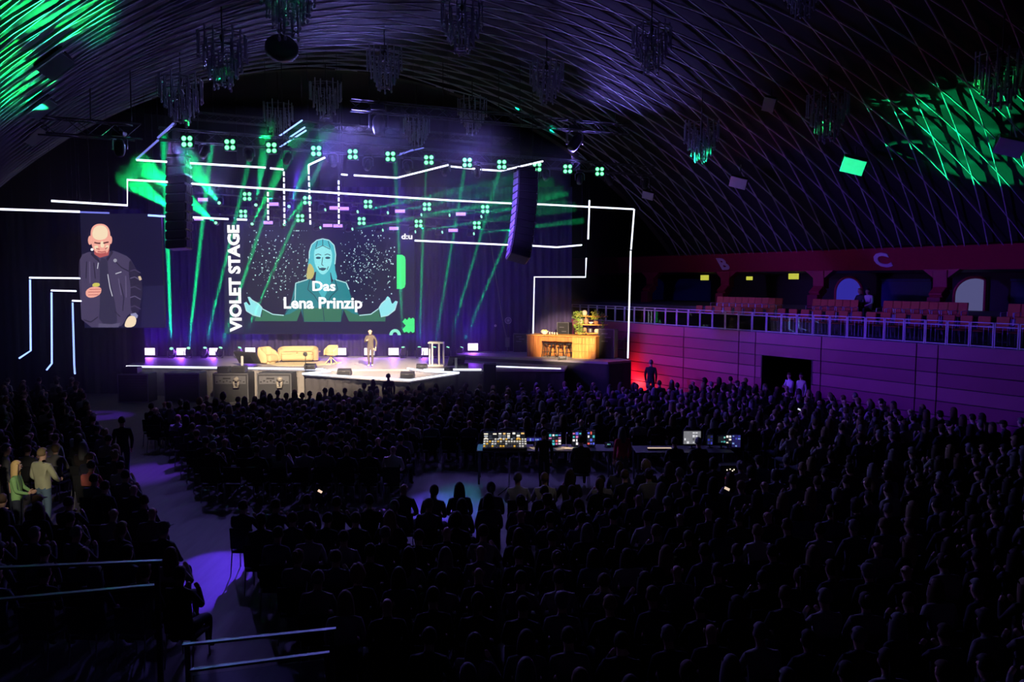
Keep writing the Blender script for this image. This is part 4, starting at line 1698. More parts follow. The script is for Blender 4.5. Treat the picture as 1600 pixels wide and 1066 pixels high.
# ---- lounge
M_SOFA = mat('mustard_beige_fabric', (.66, .48, .25), .85, var=.06, scale=14)
M_RUG = mat('pale_rug', (.70, .58, .36), .95, var=.12, scale=8, bump=.4)
def soft_shell(k, w, d, h, wall, seat_h, open_front=True, n=28, z0=.08, lean=.0, front_drop=.5):
    """upholstered shell: a curved wall running round a seat, closed and rounded"""
    rows = []
    for i in range(n + 1):
        a = math.radians(-35 + 250 * i / n)
        e = .75
        ca, sa = cos(a), sin(a)
        x = (abs(ca) ** e) * (1 if ca >= 0 else -1) * w / 2
        y = (abs(sa) ** e) * (1 if sa >= 0 else -1) * d / 2
        f = max(0, min(1, (sa + .55) / 1.1))
        hh = h * (front_drop + (1 - front_drop) * f ** .8)
        ix, iy = x * (1 - 2 * wall / w), y * (1 - 2 * wall / d)
        row = []
        prof = [(0, z0), (0, hh * .6), (.08, hh * .92), (.35, hh), (.65, hh), (.92, hh * .93), (1, hh * .6), (1, z0)]
        for f_, z_ in prof:
            row.append(V((x + (ix - x) * f_ + 0, y + (iy - y) * f_ + lean * z_, z_)))
        rows.append(row)
    m_ = len(rows[0])
    vs = [p for r_ in rows for p in r_]
    fs = []
    for i in range(n):
        for j in range(m_ - 1):
            fs.append([i * m_ + j, i * m_ + j + 1, (i + 1) * m_ + j + 1, (i + 1) * m_ + j])
    k.add(vs, fs, 0, True)
    k.add(rows[0], [list(range(m_))], 0)
    k.add(rows[-1], [list(range(m_))[::-1]], 0)


RUGZ = ZS + .012
t = thing('rug', 'pale beige rug with a wavy outline under the sofa and swivel chair', 'rug', G(475, 568, ZS))
k = MB()
pts = []
for i in range(30):
    a_ = 2 * pi * i / 30
    pts.append(V((1.75 * cos(a_) * (1 + .08 * sin(3 * a_)), 1.3 * sin(a_) * (1 + .1 * sin(2 * a_ + 1)), .0)))
k.prism(pts, (0, 0, .014))
k.build('pile', M_RUG, t)
sp = G(462, 566.5, RUGZ)
t = thing('sofa', 'rounded beige two-seat sofa in the middle of the lounge', 'sofa', sp + V((0, .5, 0)), math.radians(6))
k = MB()
soft_shell(k, 2.0, .98, .74, .24, .4, front_drop=.84)
k.build('backrest', M_SOFA, t)
k = MB()
k.box((0, -.10, .25), (1.56, .72, .34), ch=.22)
k.build('base', M_SOFA, t)
for sx in (-1, 1):
    k = MB()
    k.box((sx * .39, -.10, .44), (.76, .66, .12), ch=.3)
    k.build('seat_cushion', M_SOFA, t)
k = MB()
k.box((0, 0, .05), (1.5, .6, .09), ch=.1)
k.build('plinth', M_DARK, t)
ap = G(415, 569.5, ZS)
t = thing('armchair', 'rounded beige armchair turned sideways, left of the sofa', 'armchair', ap + V((0, .45, 0)), math.radians(62))
k = MB()
soft_shell(k, .96, .92, .80, .20, .4, front_drop=.55)
k.build('backrest', M_SOFA, t)
k = MB()
k.box((0, -.06, .26), (.62, .70, .34), ch=.22)
k.build('seat', M_SOFA, t)
k = MB()
k.lathe([(.32, 0), (.34, .02), (.34, .10)], (0, 0, 0), 16)
k.build('plinth', M_SOFA, t)
cp = G(516, 569.5, RUGZ)
t = thing('swivel_chair', 'beige shell chair on a four-legged swivel base right of the sofa', 'chair', cp + V((0, .2, 0)), math.radians(-28))
k = MB()
soft_shell(k, .66, .60, .46, .06, .4, z0=.0, n=20, front_drop=.45)
o = k.build('shell', M_SOFA, t)
o.location = (0, 0, .44)
k = MB()
k.lathe([(.20, .42), (.29, .45), (.29, .52), (.1, .54)], (0, 0, 0), 16)
k.build('seat', M_SOFA, t)
for i in range(4):
    a_ = pi / 4 + pi / 2 * i
    k = MB()
    k.tube([(.02 * cos(a_), .02 * sin(a_), .40), (.06 * cos(a_), .06 * sin(a_), .28), (.30 * cos(a_), .30 * sin(a_), .015)], [.03, .026, .018], 6)
    k.build('leg', M_SOFA, t)
tp = G(489, 564, RUGZ)
t = thing('side_table', 'small round beige side table in front of the sofa end', 'table', tp + V((.12, .1, 0)))
k = MB()
k.lathe([(.24, .44), (.25, .45), (.25, .48), (.24, .49)], (0, 0, 0), 16)
k.build('table_top', M_SOFA, t)
k = MB()
k.tube([(0, 0, .45), (0, 0, .03)], .025, 6)
k.lathe([(.16, 0), (.16, .02), (.03, .04)], (0, 0, 0), 14)
k.build('stem', M_SOFA, t)
# microphone stand / small lamp before the sofa
mp = G(476, 584.0, ZS - .08) + V((0, .18, 0))
t = thing('microphone_stand', 'thin stand with a small dark head rising before the sofa', 'stand', mp)
k = MB()
k.tube([(0, 0, .02), (0, 0, .78)], .014, 6)
k.lathe([(.13, 0), (.13, .02), (.02, .035)], (0, 0, 0), 14)
k.build('pole', M_BLACK, t)
k = MB()
k.lathe([(.05, .76), (.085, .80), (.085, .90), (.05, .94)], (0, 0, 0), 12)
k.build('head', M_DARK, t)
k = MB()
k.tube([(-.07, -.09, .80), (.07, -.09, .80), (.07, -.09, .90), (-.07, -.09, .90), (-.07, -.09, .80)], .012, 5)
k.build('guard_ring', M_GREY, t)

# ---- lectern: open white frame
lp_ = G(681, 573, ZS)
t = thing('lectern', 'open white frame lectern on the right half of the stage', 'lectern', lp_ + V((0, .2, 0)))
W_, D_, H_ = .74, .46, 1.12
for sx in (-1, 1):
    for sy in (-1, 1):
        k = MB()
        k.box((sx * (W_ / 2 - .04) * (1 if sy > 0 else .48), sy * (D_ / 2), H_ / 2), (.075, .075, H_), ch=.1)
        k.build('leg', M_WHITE, t)
k = MB()
k.box((0, 0, H_), (W_, D_ + .08, .075), ch=.2)
k.build('top', M_WHITE, t)
k = MB()
k.box((0, 0, .04), (W_, D_ + .08, .075), ch=.2)
k.build('foot_plate', M_WHITE, t)
k = MB()
k.tube([(.1, 0, H_ + .03), (.12, -.05, H_ + .16), (.14, -.10, H_ + .20)], .008, 5)
k.build('gooseneck_microphone', M_BLACK, t)

# ---- wooden kitchen on the riser
wood('kitchen_wood', srgb(150, 84, 34), srgb(206, 136, 66), .5, 2.2, (7, 7, .5))
wood('kitchen_wood_light', srgb(186, 120, 50), srgb(226, 166, 84), .5, 2.2, (7, 7, .5))
M_WOOD, M_WOODL = MATS['kitchen_wood'], MATS['kitchen_wood_light']
kl = G(823.5, 557, ZR)
kr = G(930.5, 561.5, ZR)
ux = (kr - kl)
ux.z = 0
KW = ux.length
ang = math.atan2(ux.y, ux.x)
kt = thing('kitchen_island', 'warm wooden kitchen counter island on the raised platform', 'kitchen island', kl, ang)
KH = 1.06


def boards(x0, x1, y, z0, z1, n, m, name='board'):
    for i in range(n):
        k_ = MB()
        w_ = (x1 - x0) / n
        k_.box((x0 + w_ * (i + .5), y - .004 * (i % 2), (z0 + z1) / 2), (w_ - .012, .03, z1 - z0), ch=.15)
        k_.build(name, m, kt)


for (x0, x1, d, nm) in ((0, .30 * KW * .72, .95, 'left_cabinet'), (KW * .665, KW, .95, 'right_cabinet')):
    k = MB()
    k.box(((x0 + x1) / 2, d / 2 + .02, KH / 2), (x1 - x0, d, KH - .02), ch=.02)
    k.build(nm, M_WOOD, kt)
boards(0, KW * .216, 0, 0, KH - .03, 4, M_WOOD)
boards(KW * .665, KW, 0, 0, .34, 7, M_WOODL)
boards(KW * .665, KW, -.01, .355, .70, 7, M_WOODL)
boards(KW * .665, KW, 0, .715, KH - .03, 7, M_WOODL)
k = MB()
k.box((KW * .44, .78, KH * .38), (KW * .47, .05, KH * .76), ch=.1)
k.build('rear_panel', M_WOOD, kt)
boards(KW * .216, KW * .665, .74, 0.02, KH * .72, 8, M_WOOD)
k = MB()
k.box((KW * .44, .30, KH - .15), (KW * .45, .62, .24), ch=.05)
k.build('bar_apron', M_WOOD, kt)
k = MB()
k.box((KW / 2, .46, KH + .015), (KW + .06, 1.06, .05), ch=.2)
k.build('worktop', M_WOODL, kt)


def kitchen_pt(x, y, z=0.0):
    return kl + V((x * cos(ang) - y * sin(ang), x * sin(ang) + y * cos(ang), z))


def make_stool():
    t = thing('bar_stool', '', 'stool')
    k = MB()
    k.lathe([(.14, .66), (.17, .68), (.17, .70), (.14, .71)], (0, 0, 0), 14)
    k.build('seat', M_BLACK, t)
    for i in range(4):
        a_ = pi / 4 + pi / 2 * i
        k = MB()
        k.tube([(.11 * cos(a_), .11 * sin(a_), .68), (.23 * cos(a_), .23 * sin(a_), .01)], .017, 5)
        k.build('leg', M_BLACK, t)
    k = MB()
    k.tube([(.19 * cos(pi / 4 + pi / 2 * i), .19 * sin(pi / 4 + pi / 2 * i), .26) for i in range(5)], .012, 5)
    k.build('footrest', M_BLACK, t)
    return t


st0 = make_stool()
for i, f in enumerate((.275, .385, .50, .615)):
    loc = kitchen_pt(KW * f, .06)
    lab = 'black metal bar stool at the wooden counter, %s from the left' % nth(i)
    o = st0 if i == 0 else dup(st0, loc, ang, lab)
    o.location = loc
    o.rotation_euler = (0, 0, ang + .2 * i)
    o['label'] = lab
    o['group'] = 'bar stools at the kitchen counter'
# shelf unit behind
sh = kitchen_pt(KW * .56, 1.75)
t = thing('kitchen_shelf', 'open wooden shelf unit with plants behind the kitchen counter', 'shelf', sh, ang)
SWD = 1.60
for z in (1.12, 1.56, 1.98):
    k = MB()
    k.box((SWD / 2, 0, z), (SWD, .32, .06), ch=.15)
    k.build('shelf_board', M_WOODL, t)
for x in (.10, .58, 1.08, 1.42):
    k = MB()
    k.box((x, .12, 1.0), (.035, .035, 2.0), ch=.1)
    k.build('post', M_BLACK, t)
k = MB()
k.box((SWD / 2, .02, .5), (SWD, .4, 1.0), ch=.03)
k.build('base_cabinet', M_DARK, t)


def shelf_pt(x, z, y=0.0):
    return sh + V((x * cos(ang) - y * sin(ang), x * sin(ang) + y * cos(ang), z))


M_LEAF = mat('green_leaf', (.20, .30, .045), .6, var=.3)
M_LEAF2 = mat('yellow_green_leaf', (.42, .46, .06), .6, var=.25)
M_POT = mat('clay_pot', (.48, .22, .10), .8)
def leaves(k, spots, r, rnd):
    for c in spots:
        d = V((rnd.uniform(-1, 1), rnd.uniform(-1, .3), rnd.uniform(-.5, .8))).normalized()
        x = d.orthogonal().normalized()
        y = d.cross(x)
        l = r * rnd.uniform(.7, 1.3)
        k.add([V(c) - x * l, V(c) + y * l * .5 + d * l * .15, V(c) + x * l, V(c) - y * l * .5 + d * l * .15], [[0, 1, 2], [0, 2, 3]])


rn = random.Random(5)
t = thing('trailing_plant', 'tall trailing green plant covering the left end of the kitchen shelf', 'plant', shelf_pt(.05, 1.12, -.15), ang)
k = MB()
k.lathe([(.08, .89), (.12, .90), (.13, 1.02), (.12, 1.02)], (.1, .1, 0), 10)
k.build('pot', M_POT, t)
k = MB()
for j in range(6):
    x = .05 + .05 * j
    k.tube([(x, 0, 1.02), (x + rn.uniform(-.1, .1), -.08, .6), (x + rn.uniform(-.15, .2), -.1, -.05)], .008, 4)
k.build('stem', M_LEAF, t)
k = MB()
leaves(k, [(rn.uniform(-.16, .36) + max(0, .35 - z) * rn.uniform(0, 1.0), rn.uniform(-.2, .0), z) for z in [rn.uniform(-.05, 1.12) for _ in range(240)]], .06, rn)
o = k.build('leaves', M_LEAF, t)
o['kind'] = 'stuff'
t = thing('potted_plant', 'yellow-green potted plant on the upper shelf right side', 'plant', shelf_pt(1.02, 1.59), ang)
k = MB()
k.lathe([(.09, 0), (.12, .05), (.12, .16), (.10, .17)], (0, 0, 0), 10)
k.build('pot', M_POT, t)
k = MB()
leaves(k, [(rn.gauss(0, .12), rn.gauss(-.04, .08), .40 + rn.gauss(0, .12)) for _ in range(120)], .07, rn)
o = k.build('leaves', M_LEAF2, t)
o['kind'] = 'stuff'
t = thing('hanging_plant', 'dark green plant hanging from the right end of the kitchen shelf', 'plant', shelf_pt(1.38, 2.0), ang)
k = MB()
k.lathe([(.06, .01), (.08, .03), (.08, .12)], (0, 0, 0), 9)
k.build('pot', M_POT, t)
k = MB()
leaves(k, [(rn.gauss(0, .07), -.17 + rn.gauss(0, .03), rn.uniform(-.95, .2)) for _ in range(110)], .055, rn)
o = k.build('leaves', mat('dark_leaf', (.10, .17, .05), .6, var=.3), t)
o['kind'] = 'stuff'
M_CER = mat('pale_ceramic', (.72, .60, .46), .5)
M_CERD = mat('brown_ceramic', (.40, .20, .11), .6)
def pot(name, cat, label, loc, prof, m, extra=None):
    t = thing(name, label, cat, loc)
    k = MB()
    k.lathe(prof, (0, 0, 0), 12)
    k.build('body', m, t)
    k = MB()
    k.lathe([(prof[-1][0] * 1.12, prof[-1][1]), (prof[-1][0] * 1.12, prof[-1][1] + .02), (prof[-1][0] * .8, prof[-1][1] + .02)], (0, 0, 0), 12)
    k.build('rim', m, t)
    return t


pot('vase', 'vase', 'round pale vase standing on the top kitchen shelf', shelf_pt(.42, 2.01), [(.06, 0), (.12, .06), (.14, .14), (.11, .22), (.06, .25)], M_CER)
pot('bowl', 'bowl', 'pale round bowl on the middle shelf, left side', shelf_pt(.20, 1.59), [(.05, 0), (.11, .05), (.13, .13), (.09, .22)], M_CER)
pot('clay_jug', 'jug', 'brown clay jug on the middle shelf', shelf_pt(.50, 1.59), [(.07, 0), (.13, .08), (.12, .2), (.05, .3), (.05, .36)], M_CERD)
pot('bowl', 'bowl', 'small white bowl right of the clay jug', shelf_pt(.76, 1.59), [(.04, 0), (.11, .05), (.12, .09)], M_WHITE)
pot('storage_jar', 'jar', 'brown storage jar on the lowest shelf', shelf_pt(.44, 1.15), [(.09, 0), (.10, .03), (.10, .2), (.07, .23)], M_CERD)
pot('storage_jar', 'jar', 'grey storage jar right of the brown one on the lowest shelf', shelf_pt(.72, 1.15), [(.11, 0), (.12, .03), (.12, .17), (.1, .19)], M_GREY)
pot('storage_jar', 'jar', 'wide pale jar at the right of the lowest shelf', shelf_pt(1.06, 1.15), [(.10, 0), (.14, .06), (.12, .15), (.08, .18)], M_CER)
pot('fruit_bowl', 'bowl', 'pale bowl at the left end of the wooden counter', kitchen_pt(KW * .215, .4, KH + .04), [(.08, 0), (.16, .06), (.19, .14)], M_WHITE)
rf = random.Random(8)
for i in range(5):
    a_ = 2 * pi * i / 5
    q = kitchen_pt(KW * .215 + .09 * cos(a_), .4 + .09 * sin(a_), KH + .04 + .17)
    k = MB()
    k.ball((0, 0, 0), (.062, .062, .06), 10, 7)
    k.tube([(0, 0, .05), (.01, 0, .085)], .006, 4, mi=1)
    o = k.build('fruit', [mat('pale_fruit', (.75, .66, .22), .5), M_DARK])
    o.location = q
    tag(o, 'pale yellow fruit in the counter bowl, ' + ('rightmost one', 'rear right one', 'rear left one', 'front left one', 'front right one')[i], 'fruit', 'fruit in the counter bowl')
for i, f in enumerate((.30, .335, .37, .41)):
    pot('drinking_glass', 'glass', 'small glass on the counter, %s from the fruit bowl' % nth(i), kitchen_pt(KW * f, .35, KH + .04), [(.028, 0), (.034, .01), (.04, .10)], M_CER)
# dark case and cooler behind
def rack(label, name, cat, c, w, d, h, yaw):
    t = thing(name, label, cat, c, yaw)
    k = MB()
    k.box((0, 0, h / 2), (w, d, h), ch=.03)
    k.build('body', M_BLACK, t)
    k = MB()
    for sx in (-1, 1):
        k.box((sx * w / 2, -d / 2, h / 2), (.035, .035, h), ch=.2)
    k.box((0, -d / 2, h), (w, .035, .035), ch=.2)
    k.build('edge_trim', M_GREY, t)
    k = MB()
    for i in range(3):
        k.box((-w * .1 + w * .2 * (i % 2), -d / 2 - .01, h * (.85 - .13 * i)), (w * .4, .02, .04), ch=.2)
    k.build('label_strip', M_GREY, t)
    return t


rack('black equipment rack standing behind the left part of the kitchen counter', 'equipment_rack', 'equipment rack', kitchen_pt(KW * .335, 2.2), .62, .6, 1.62, ang)
rack('tall black cooler cabinet with a pale edge right of the kitchen counter', 'drinks_cooler', 'cooler', kitchen_pt(KW * 1.10, .9), .78, .7, 1.42, ang)
rack('black equipment rack left of the kitchen, half in the dark', 'equipment_rack', 'equipment rack', G(813, 551, ZR) + V((0, .6, 0)), .72, .7, .96, 0)
rack('small dark case on the floor in front of the bar stools', 'floor_case', 'case', G(879, 562.5, ZR) + V((0, .12, 0)), .42, .3, .16, 0)
# stage stairs rail at the right end
t = thing('stair_handrail', 'metal stair handrail at the right end beside the light post', 'handrail', G(952, 561, ZR), world=True)
for x0, y0, x1, y1 in ((951, 531, 975, 531), (951, 545, 975, 545), (951, 531, 951, 560), (956, 534, 956, 556), (963, 534, 963, 556), (975, 528, 975, 560), (968, 536, 977, 527)):
    k = MB()
    k.tube([P(x0, y0, 40.3), P(x1, y1, 40.3)], .025, 6)
    k.build('bar', M_GREY, t)
# stands, cable run and round lamp against the dark curtain
t = thing('lamp_stand', 'thin black stand with a small pale lamp head by the curtain', 'stand', V((P(774, 548, 42).x, 42.2, ZR)), world=True)
k = MB()
q = V((P(774, 548, 42).x, 42.2, ZR))
k.tube([q, q + V((0, 0, 1.35))], .018, 5)
for a_ in (0, 2.1, 4.2):
    k.tube([q + V((0, 0, .35)), q + V((.3 * cos(a_), .3 * sin(a_), .01))], .014, 5)
k.build('tripod', M_BLACK, t)
k = MB()
k.ball(q + V((0, -.05, 1.40)), (.07, .09, .07), 10, 7)
k.build('lamp_head', M_WHITE, t)
t = thing('cable_run', 'grey cable hanging slanted down the curtain left of the kitchen', 'cable', P(793, 548, 42), world=True)
k = MB()
k.tube([P(757, 330, 42.4), P(766, 372, 42.4), P(776, 440, 42.4), P(786, 505, 42.4), P(792, 530, 42.4), P(793, 547.5, 42.4)], .03, 6)
k.build('cable', M_GREY, t)
k = MB()
k.box(P(793, 535, 42.35), (.25, .12, .5), ch=.2)
k.build('cable_bundle', M_GREY, t)
t = thing('round_fan', 'round grey wire-guarded fan on a pole left of the kitchen', 'fan', V((P(793, 501, 42.4).x, 42.4, ZR)), world=True)
k = MB()
q = P(794, 501, 42.4)
pts = [q + V((.16 * cos(2 * pi * i / 18), 0, .16 * sin(2 * pi * i / 18))) for i in range(19)]
k.tube(pts, .018, 5, cap=False)
pts = [q + V((.09 * cos(2 * pi * i / 14), 0, .09 * sin(2 * pi * i / 14))) for i in range(15)]
k.tube(pts, .010, 5, cap=False)
k.ball(q, (.05, .06, .05), 8, 6)
k.build('guard', mat('pale_grey_metal', (.62, .60, .58), .5), t)
k = MB()
k.tube([q - V((0, 0, .16)), V((q.x, q.y, ZR))], .02, 5)
k.build('pole', M_BLACK, t)

# ------------------------------------------------------------------ control desks in the audience
M_DESK = mat('desk_top', (.06, .06, .065), .5)
M_PAPER = mat('paper', (.75, .70, .62), .8)
DZ = .92


def desk(label, x0, x1, y0, y1, z):
    t = thing('control_desk', label, 'table', ((x0 + x1) / 2, (y0 + y1) / 2, 0))
    w, d = x1 - x0, y1 - y0
    k = MB()
    k.box((0, 0, z - .02), (w, d, .04), ch=.2)
    k.build('table_top', M_DESK, t)
    for sx in (-1, 0, 1):
        for sy in (-1, 1):
            k = MB()
            k.box((sx * (w / 2 - .06), sy * (d / 2 - .06), (z - .04) / 2), (.05, .05, z - .04), ch=.15)
            k.build('leg', M_GREY, t)
    return t


DK1 = desk('long dark control desk in the middle of the audience', -.95, 2.75, 21.1, 22.0, DZ)
DK2 = desk('dark control desk right of the long one', 3.3, 5.9, 20.9, 21.8, DZ)
PAL = {'warm': [(235, 225, 205), (225, 180, 110), (200, 205, 215), (60, 66, 80), (240, 235, 225), (110, 112, 120)],
       'multi': [(220, 90, 80), (80, 90, 210), (230, 225, 230), (70, 180, 190), (40, 44, 60), (200, 110, 170)],
       'grey': [(190, 190, 196), (150, 150, 156), (120, 120, 126), (70, 70, 74), (205, 205, 210)],
       'blue': [(40, 44, 140), (60, 60, 170), (110, 140, 200), (30, 30, 90)],
       'cyan': [(70, 150, 150), (40, 90, 90), (120, 190, 180), (20, 30, 34)]}


def display(label, px0, px1, py0, py1, Y, pal, nx=4, ny=3, z_base=DZ, name='monitor', bg=(26, 28, 36), seed=0, yaw=0):
    a, b = P(px0, py1, Y), P(px1, py0, Y)
    w, h = b.x - a.x, b.z - a.z
    t = thing(name, label, 'monitor', ((a.x + b.x) / 2, Y, z_base), yaw)
    z0 = max(.05, a.z - z_base)
    k = MB()
    k.box((0, .035, z0 + h / 2), (w + .04, .05, h + .04), ch=.15)
    k.build('housing', M_BLACK, t)
    k = MB()
    k.box((0, 0, z0 + h / 2), (w, .012, h), ch=.1)
    k.build('screen', glow('monitor_bg_%d_%d_%d' % bg, srgb(*bg), 1), t)
    r_ = random.Random(seed + int(px0))
    groups = {}
    for i in range(nx):
        for j in range(ny):
            if r_.random() < .16:
                continue
            c = r_.choice(PAL[pal])
            groups.setdefault(c, MB()).box((-w / 2 + w * (i + .5) / nx, -.010, z0 + h * (j + .5) / ny), (w / nx * r_.uniform(.55, .9), .006, h / ny * r_.uniform(.35, .85)), ch=.1)
    for c, k in groups.items():
        o = k.build('screen_tile', glow('screen_tile_%d_%d_%d' % c, srgb(*c), 1.15), t)
        o['kind'] = 'stuff'
    k = MB()
    k.tube([(0, .06, 0.01), (0, .06, z0 + h * .5)], .022, 6)
    k.lathe([(.11, 0), (.11, .012), (.03, .02)], (0, .06, 0), 12)
    k.build('stand', M_BLACK, t)
    return t


# lighting console with three screens
a, b = P(755, 700, 21.5), P(823, 700, 21.5)
t = thing('lighting_console', 'lighting console with a lit key field below the three bright monitors', 'console', ((a.x + b.x) / 2, 21.45, DZ))
k = MB()
w = b.x - a.x
k.prism([V((-w / 2, -.30, 0.0)), V((-w / 2, .30, 0.0)), V((-w / 2, .30, .22)), V((-w / 2, -.30, .07))], (w, 0, 0))
k.build('body', M_BLACK, t)
kk = {}
rk = random.Random(2)
for i in range(16):
    for j in range(4):
        y = -.24 + .14 * j
        z = .085 + (y + .30) * .25 + .012
        c = [(220, 215, 205), (190, 190, 195), (235, 180, 70), (60, 60, 66)][(0 if j > 1 else 3) if rk.random() < .5 else (2 if j == 0 and i < 8 else rk.randint(0, 3))]
        kk.setdefault(c, MB()).box((-w / 2 + w * (i + .5) / 16, y, z), (w / 16 * .7, .09, .02), ch=.2)
for c, k in kk.items():
    o = k.build('lit_keys', glow('console_key_%d_%d_%d' % c, srgb(*c), 1), t)
    o['kind'] = 'stuff'
for i, (x0, x1) in enumerate(((756, 776.5), (778, 798), (799.5, 820))):
    display('bright monitor over the lighting console, %s of three' % ('leftmost', 'middle one', 'rightmost')[i], x0, x1, 676.5 - i * .5, 690, 21.72, 'warm', 3, 4, seed=i)
display('thin blue screen right of the lighting console', 823, 846, 684.5, 689.5, 21.7, 'blue', 6, 1, bg=(40, 40, 120))
display('monitor with red and white windows right of the standing operator', 857, 877, 684, 702, 21.6, 'multi', 4, 4, seed=5, yaw=.1)
display('monitor with blue and pink windows left of the sitting operator', 894, 909, 683, 704, 21.6, 'multi', 3, 4, seed=9)
display('monitor half hidden by the sitting operator, on the right', 917.5, 929.5, 685, 707, 21.6, 'multi', 3, 4, seed=12)
display('small teal display at the right end of the long desk', 946, 954, 696, 699, 21.6, 'cyan', 3, 1)
display('bright grey monitor on the right control desk', 1068, 1095, 674, 694, 21.4, 'grey', 6, 4, bg=(120, 120, 126), seed=3)
display('dim blue screen behind the hunched operator', 1105, 1114, 680, 695, 21.5, 'blue', 2, 3, seed=4)
display('green monitor on the right control desk', 1122, 1134, 682, 692, 21.4, 'cyan', 3, 3, seed=6)
display('small white monitor between the green and the violet one', 1134, 1143, 680, 694, 21.38, 'warm', 2, 3, seed=7)
display('dim violet monitor at the right end of the right control desk', 1143.5, 1157, 680, 699, 21.36, 'blue', 3, 5, bg=(34, 30, 80), seed=8, yaw=-.2)


def lit_sheet(label, px0, px1, py0, py1, n, seed):
    a, b = P(px0, (py0 + py1) / 2, 21.35), P(px1, (py0 + py1) / 2, 21.35)
    r_ = random.Random(seed)
    for i in range(n):
        x = a.x + (b.x - a.x) * (i + .5) / n
        t_ = MB()
        t_.box((0, 0, .004 + .003 * (i % 2)), (.21, .29, .006), ch=.1)
        o = t_.build('paper_sheet', M_PAPER)
        o.location = (x, 21.38 + r_.uniform(-.05, .05), DZ + .004 * (i % 3))
        o.rotation_euler = (0, 0, r_.uniform(-.5, .5))
        tag(o, label + ', %s from the left' % nth(i), 'paper', label)


lit_sheet('paper sheet lit by the gooseneck lamp on the long desk', 868, 905, 704, 716, 4, 1)
lit_sheet('paper sheet lit by the left desk lamp beside the console', 831, 849, 694, 705, 2, 2)
for px, lab in ((885, 'gooseneck desk lamp between the two coloured monitors'), (836, 'small desk lamp right of the lighting console')):
    q = V((P(px, 700, 21.5).x, 21.62, DZ))
    t = thing('desk_lamp', lab, 'lamp', q)
    k = MB()
    k.lathe([(.07, 0), (.07, .02), (.02, .03)], (0, 0, 0), 12)
    k.build('base', M_BLACK, t)
    k = MB()
    k.tube([(0, 0, .02), (0, 0, .34), (.01, -.04, .40), (.02, -.12, .42), (.02, -.17, .38)], .011, 6)
    k.build('gooseneck', M_ALU, t)
    k = MB()
    k.lathe([(.05, -.05), (.035, .0), (.012, .03)], (.02, -.18, .38), 10)
    k.build('lamp_shade', M_BLACK, t)
    k = MB()
    k.ball((.02, -.18, .345), .018, 8, 6)
    k.build('bulb', glow('warm_bulb', (1, .75, .4), 4), t)
    spot('desk_lamp_light', q + V((.02, -.18, .33)), q + V((.02, -.22, 0)), 105, 9 if px == 885 else 5, (1, .72, .36), .6, .02)
# right desk: keyboard tray with a lit edge and a rack with small lights
a, b = P(1012, 688, 21.2), P(1051, 688, 21.2)
t = thing('lit_keyboard', 'keyboard with a pale lit edge on the right control desk', 'keyboard', ((a.x + b.x) / 2, 21.3, DZ))
k = MB()
k.box((0, 0, .02), (b.x - a.x, .22, .04), ch=.2)
k.build('case', M_DARK, t)
k = MB()
k.box((0, -.02, .045), (b.x - a.x - .03, .10, .012), ch=.2)
k.build('lit_edge', glow('keyboard_edge', srgb(215, 190, 170), 1), t)
t = thing('effects_rack', 'small equipment rack with white and red lamps at the end of the right desk', 'equipment rack', (5.62, 20.55, 0))
k = MB()
k.box((0, 0, .36), (.5, .5, .70), ch=.04)
k.build('body', M_BLACK, t)
k = MB()
for x, z in ((-.08, .60), (0, .62), (.06, .58), (.10, .61)):
    k.ball((x, -.26, z), .017, 6, 4)
k.build('white_indicators', glow('white_indicator', srgb(255, 235, 205), 1.5), t)
k = MB()
k.box((-.06, -.255, .38), (.16, .02, .035), ch=.2)
k.build('red_indicator', glow('red_indicator', srgb(255, 40, 40), 1.4), t)
k = MB()
k.ball((-.30, .3, .92), .02, 6, 4)
# mast with a base lamp left of the desk
q = G(795, 778, 0)
t = thing('mast_stand', 'tall pale mast on a tripod left of the two people in white shirts', 'stand', q)
k = MB()
k.tube([(0, 0, .05), (.02, 0, 1.0)], .020, 6)
k.build('mast', M_ALU, t)
k = MB()
for a_ in (.5, 2.6, 4.7):
    k.tube([(0, 0, .28), (.32 * cos(a_), .32 * sin(a_), .02)], .016, 5)
k.build('tripod', M_BLACK, t)

# ------------------------------------------------------------------ balcony chairs
M_ORANGE = mat('orange_upholstery', (.50, .13, .05), .8)
def make_bchair():
    t = thing('balcony_chair', '', 'chair')
    k = MB()
    k.box((0, .02, .45), (.44, .44, .07), ch=.3)
    k.build('seat', M_ORANGE, t)
    k = MB()
    k.box((0, -.20, .70), (.44, .06, .46), Matrix.Rotation(.12, 3, 'X'), 0, .3)
    k.build('backrest', M_ORANGE, t)
    k = MB()
    for sx in (-1, 1):
        k.tube([(sx * .23, .2, 0), (sx * .23, .2, .62), (sx * .23, -.18, .64), (sx * .23, -.22, 0)], .016, 5)
    k.build('armrest_frame', M_STEEL, t)
    return t


bc0 = make_bchair()
bcn = 0
def bchair(s_, t_, z, lab, grp):
    global bcn
    loc = ST(s_, t_, z)
    o = bc0 if bcn == 0 else dup(bc0, loc, math.radians(118), lab, grp)
    o.location = loc
    o.rotation_euler = (0, 0, math.radians(118))
    o['label'] = lab
    o['group'] = grp
    bcn += 1


def s_t_at(px, s_):
    p_ = on_s(px, 440, s_)
    return to_st(p_.x, p_.y)[1]


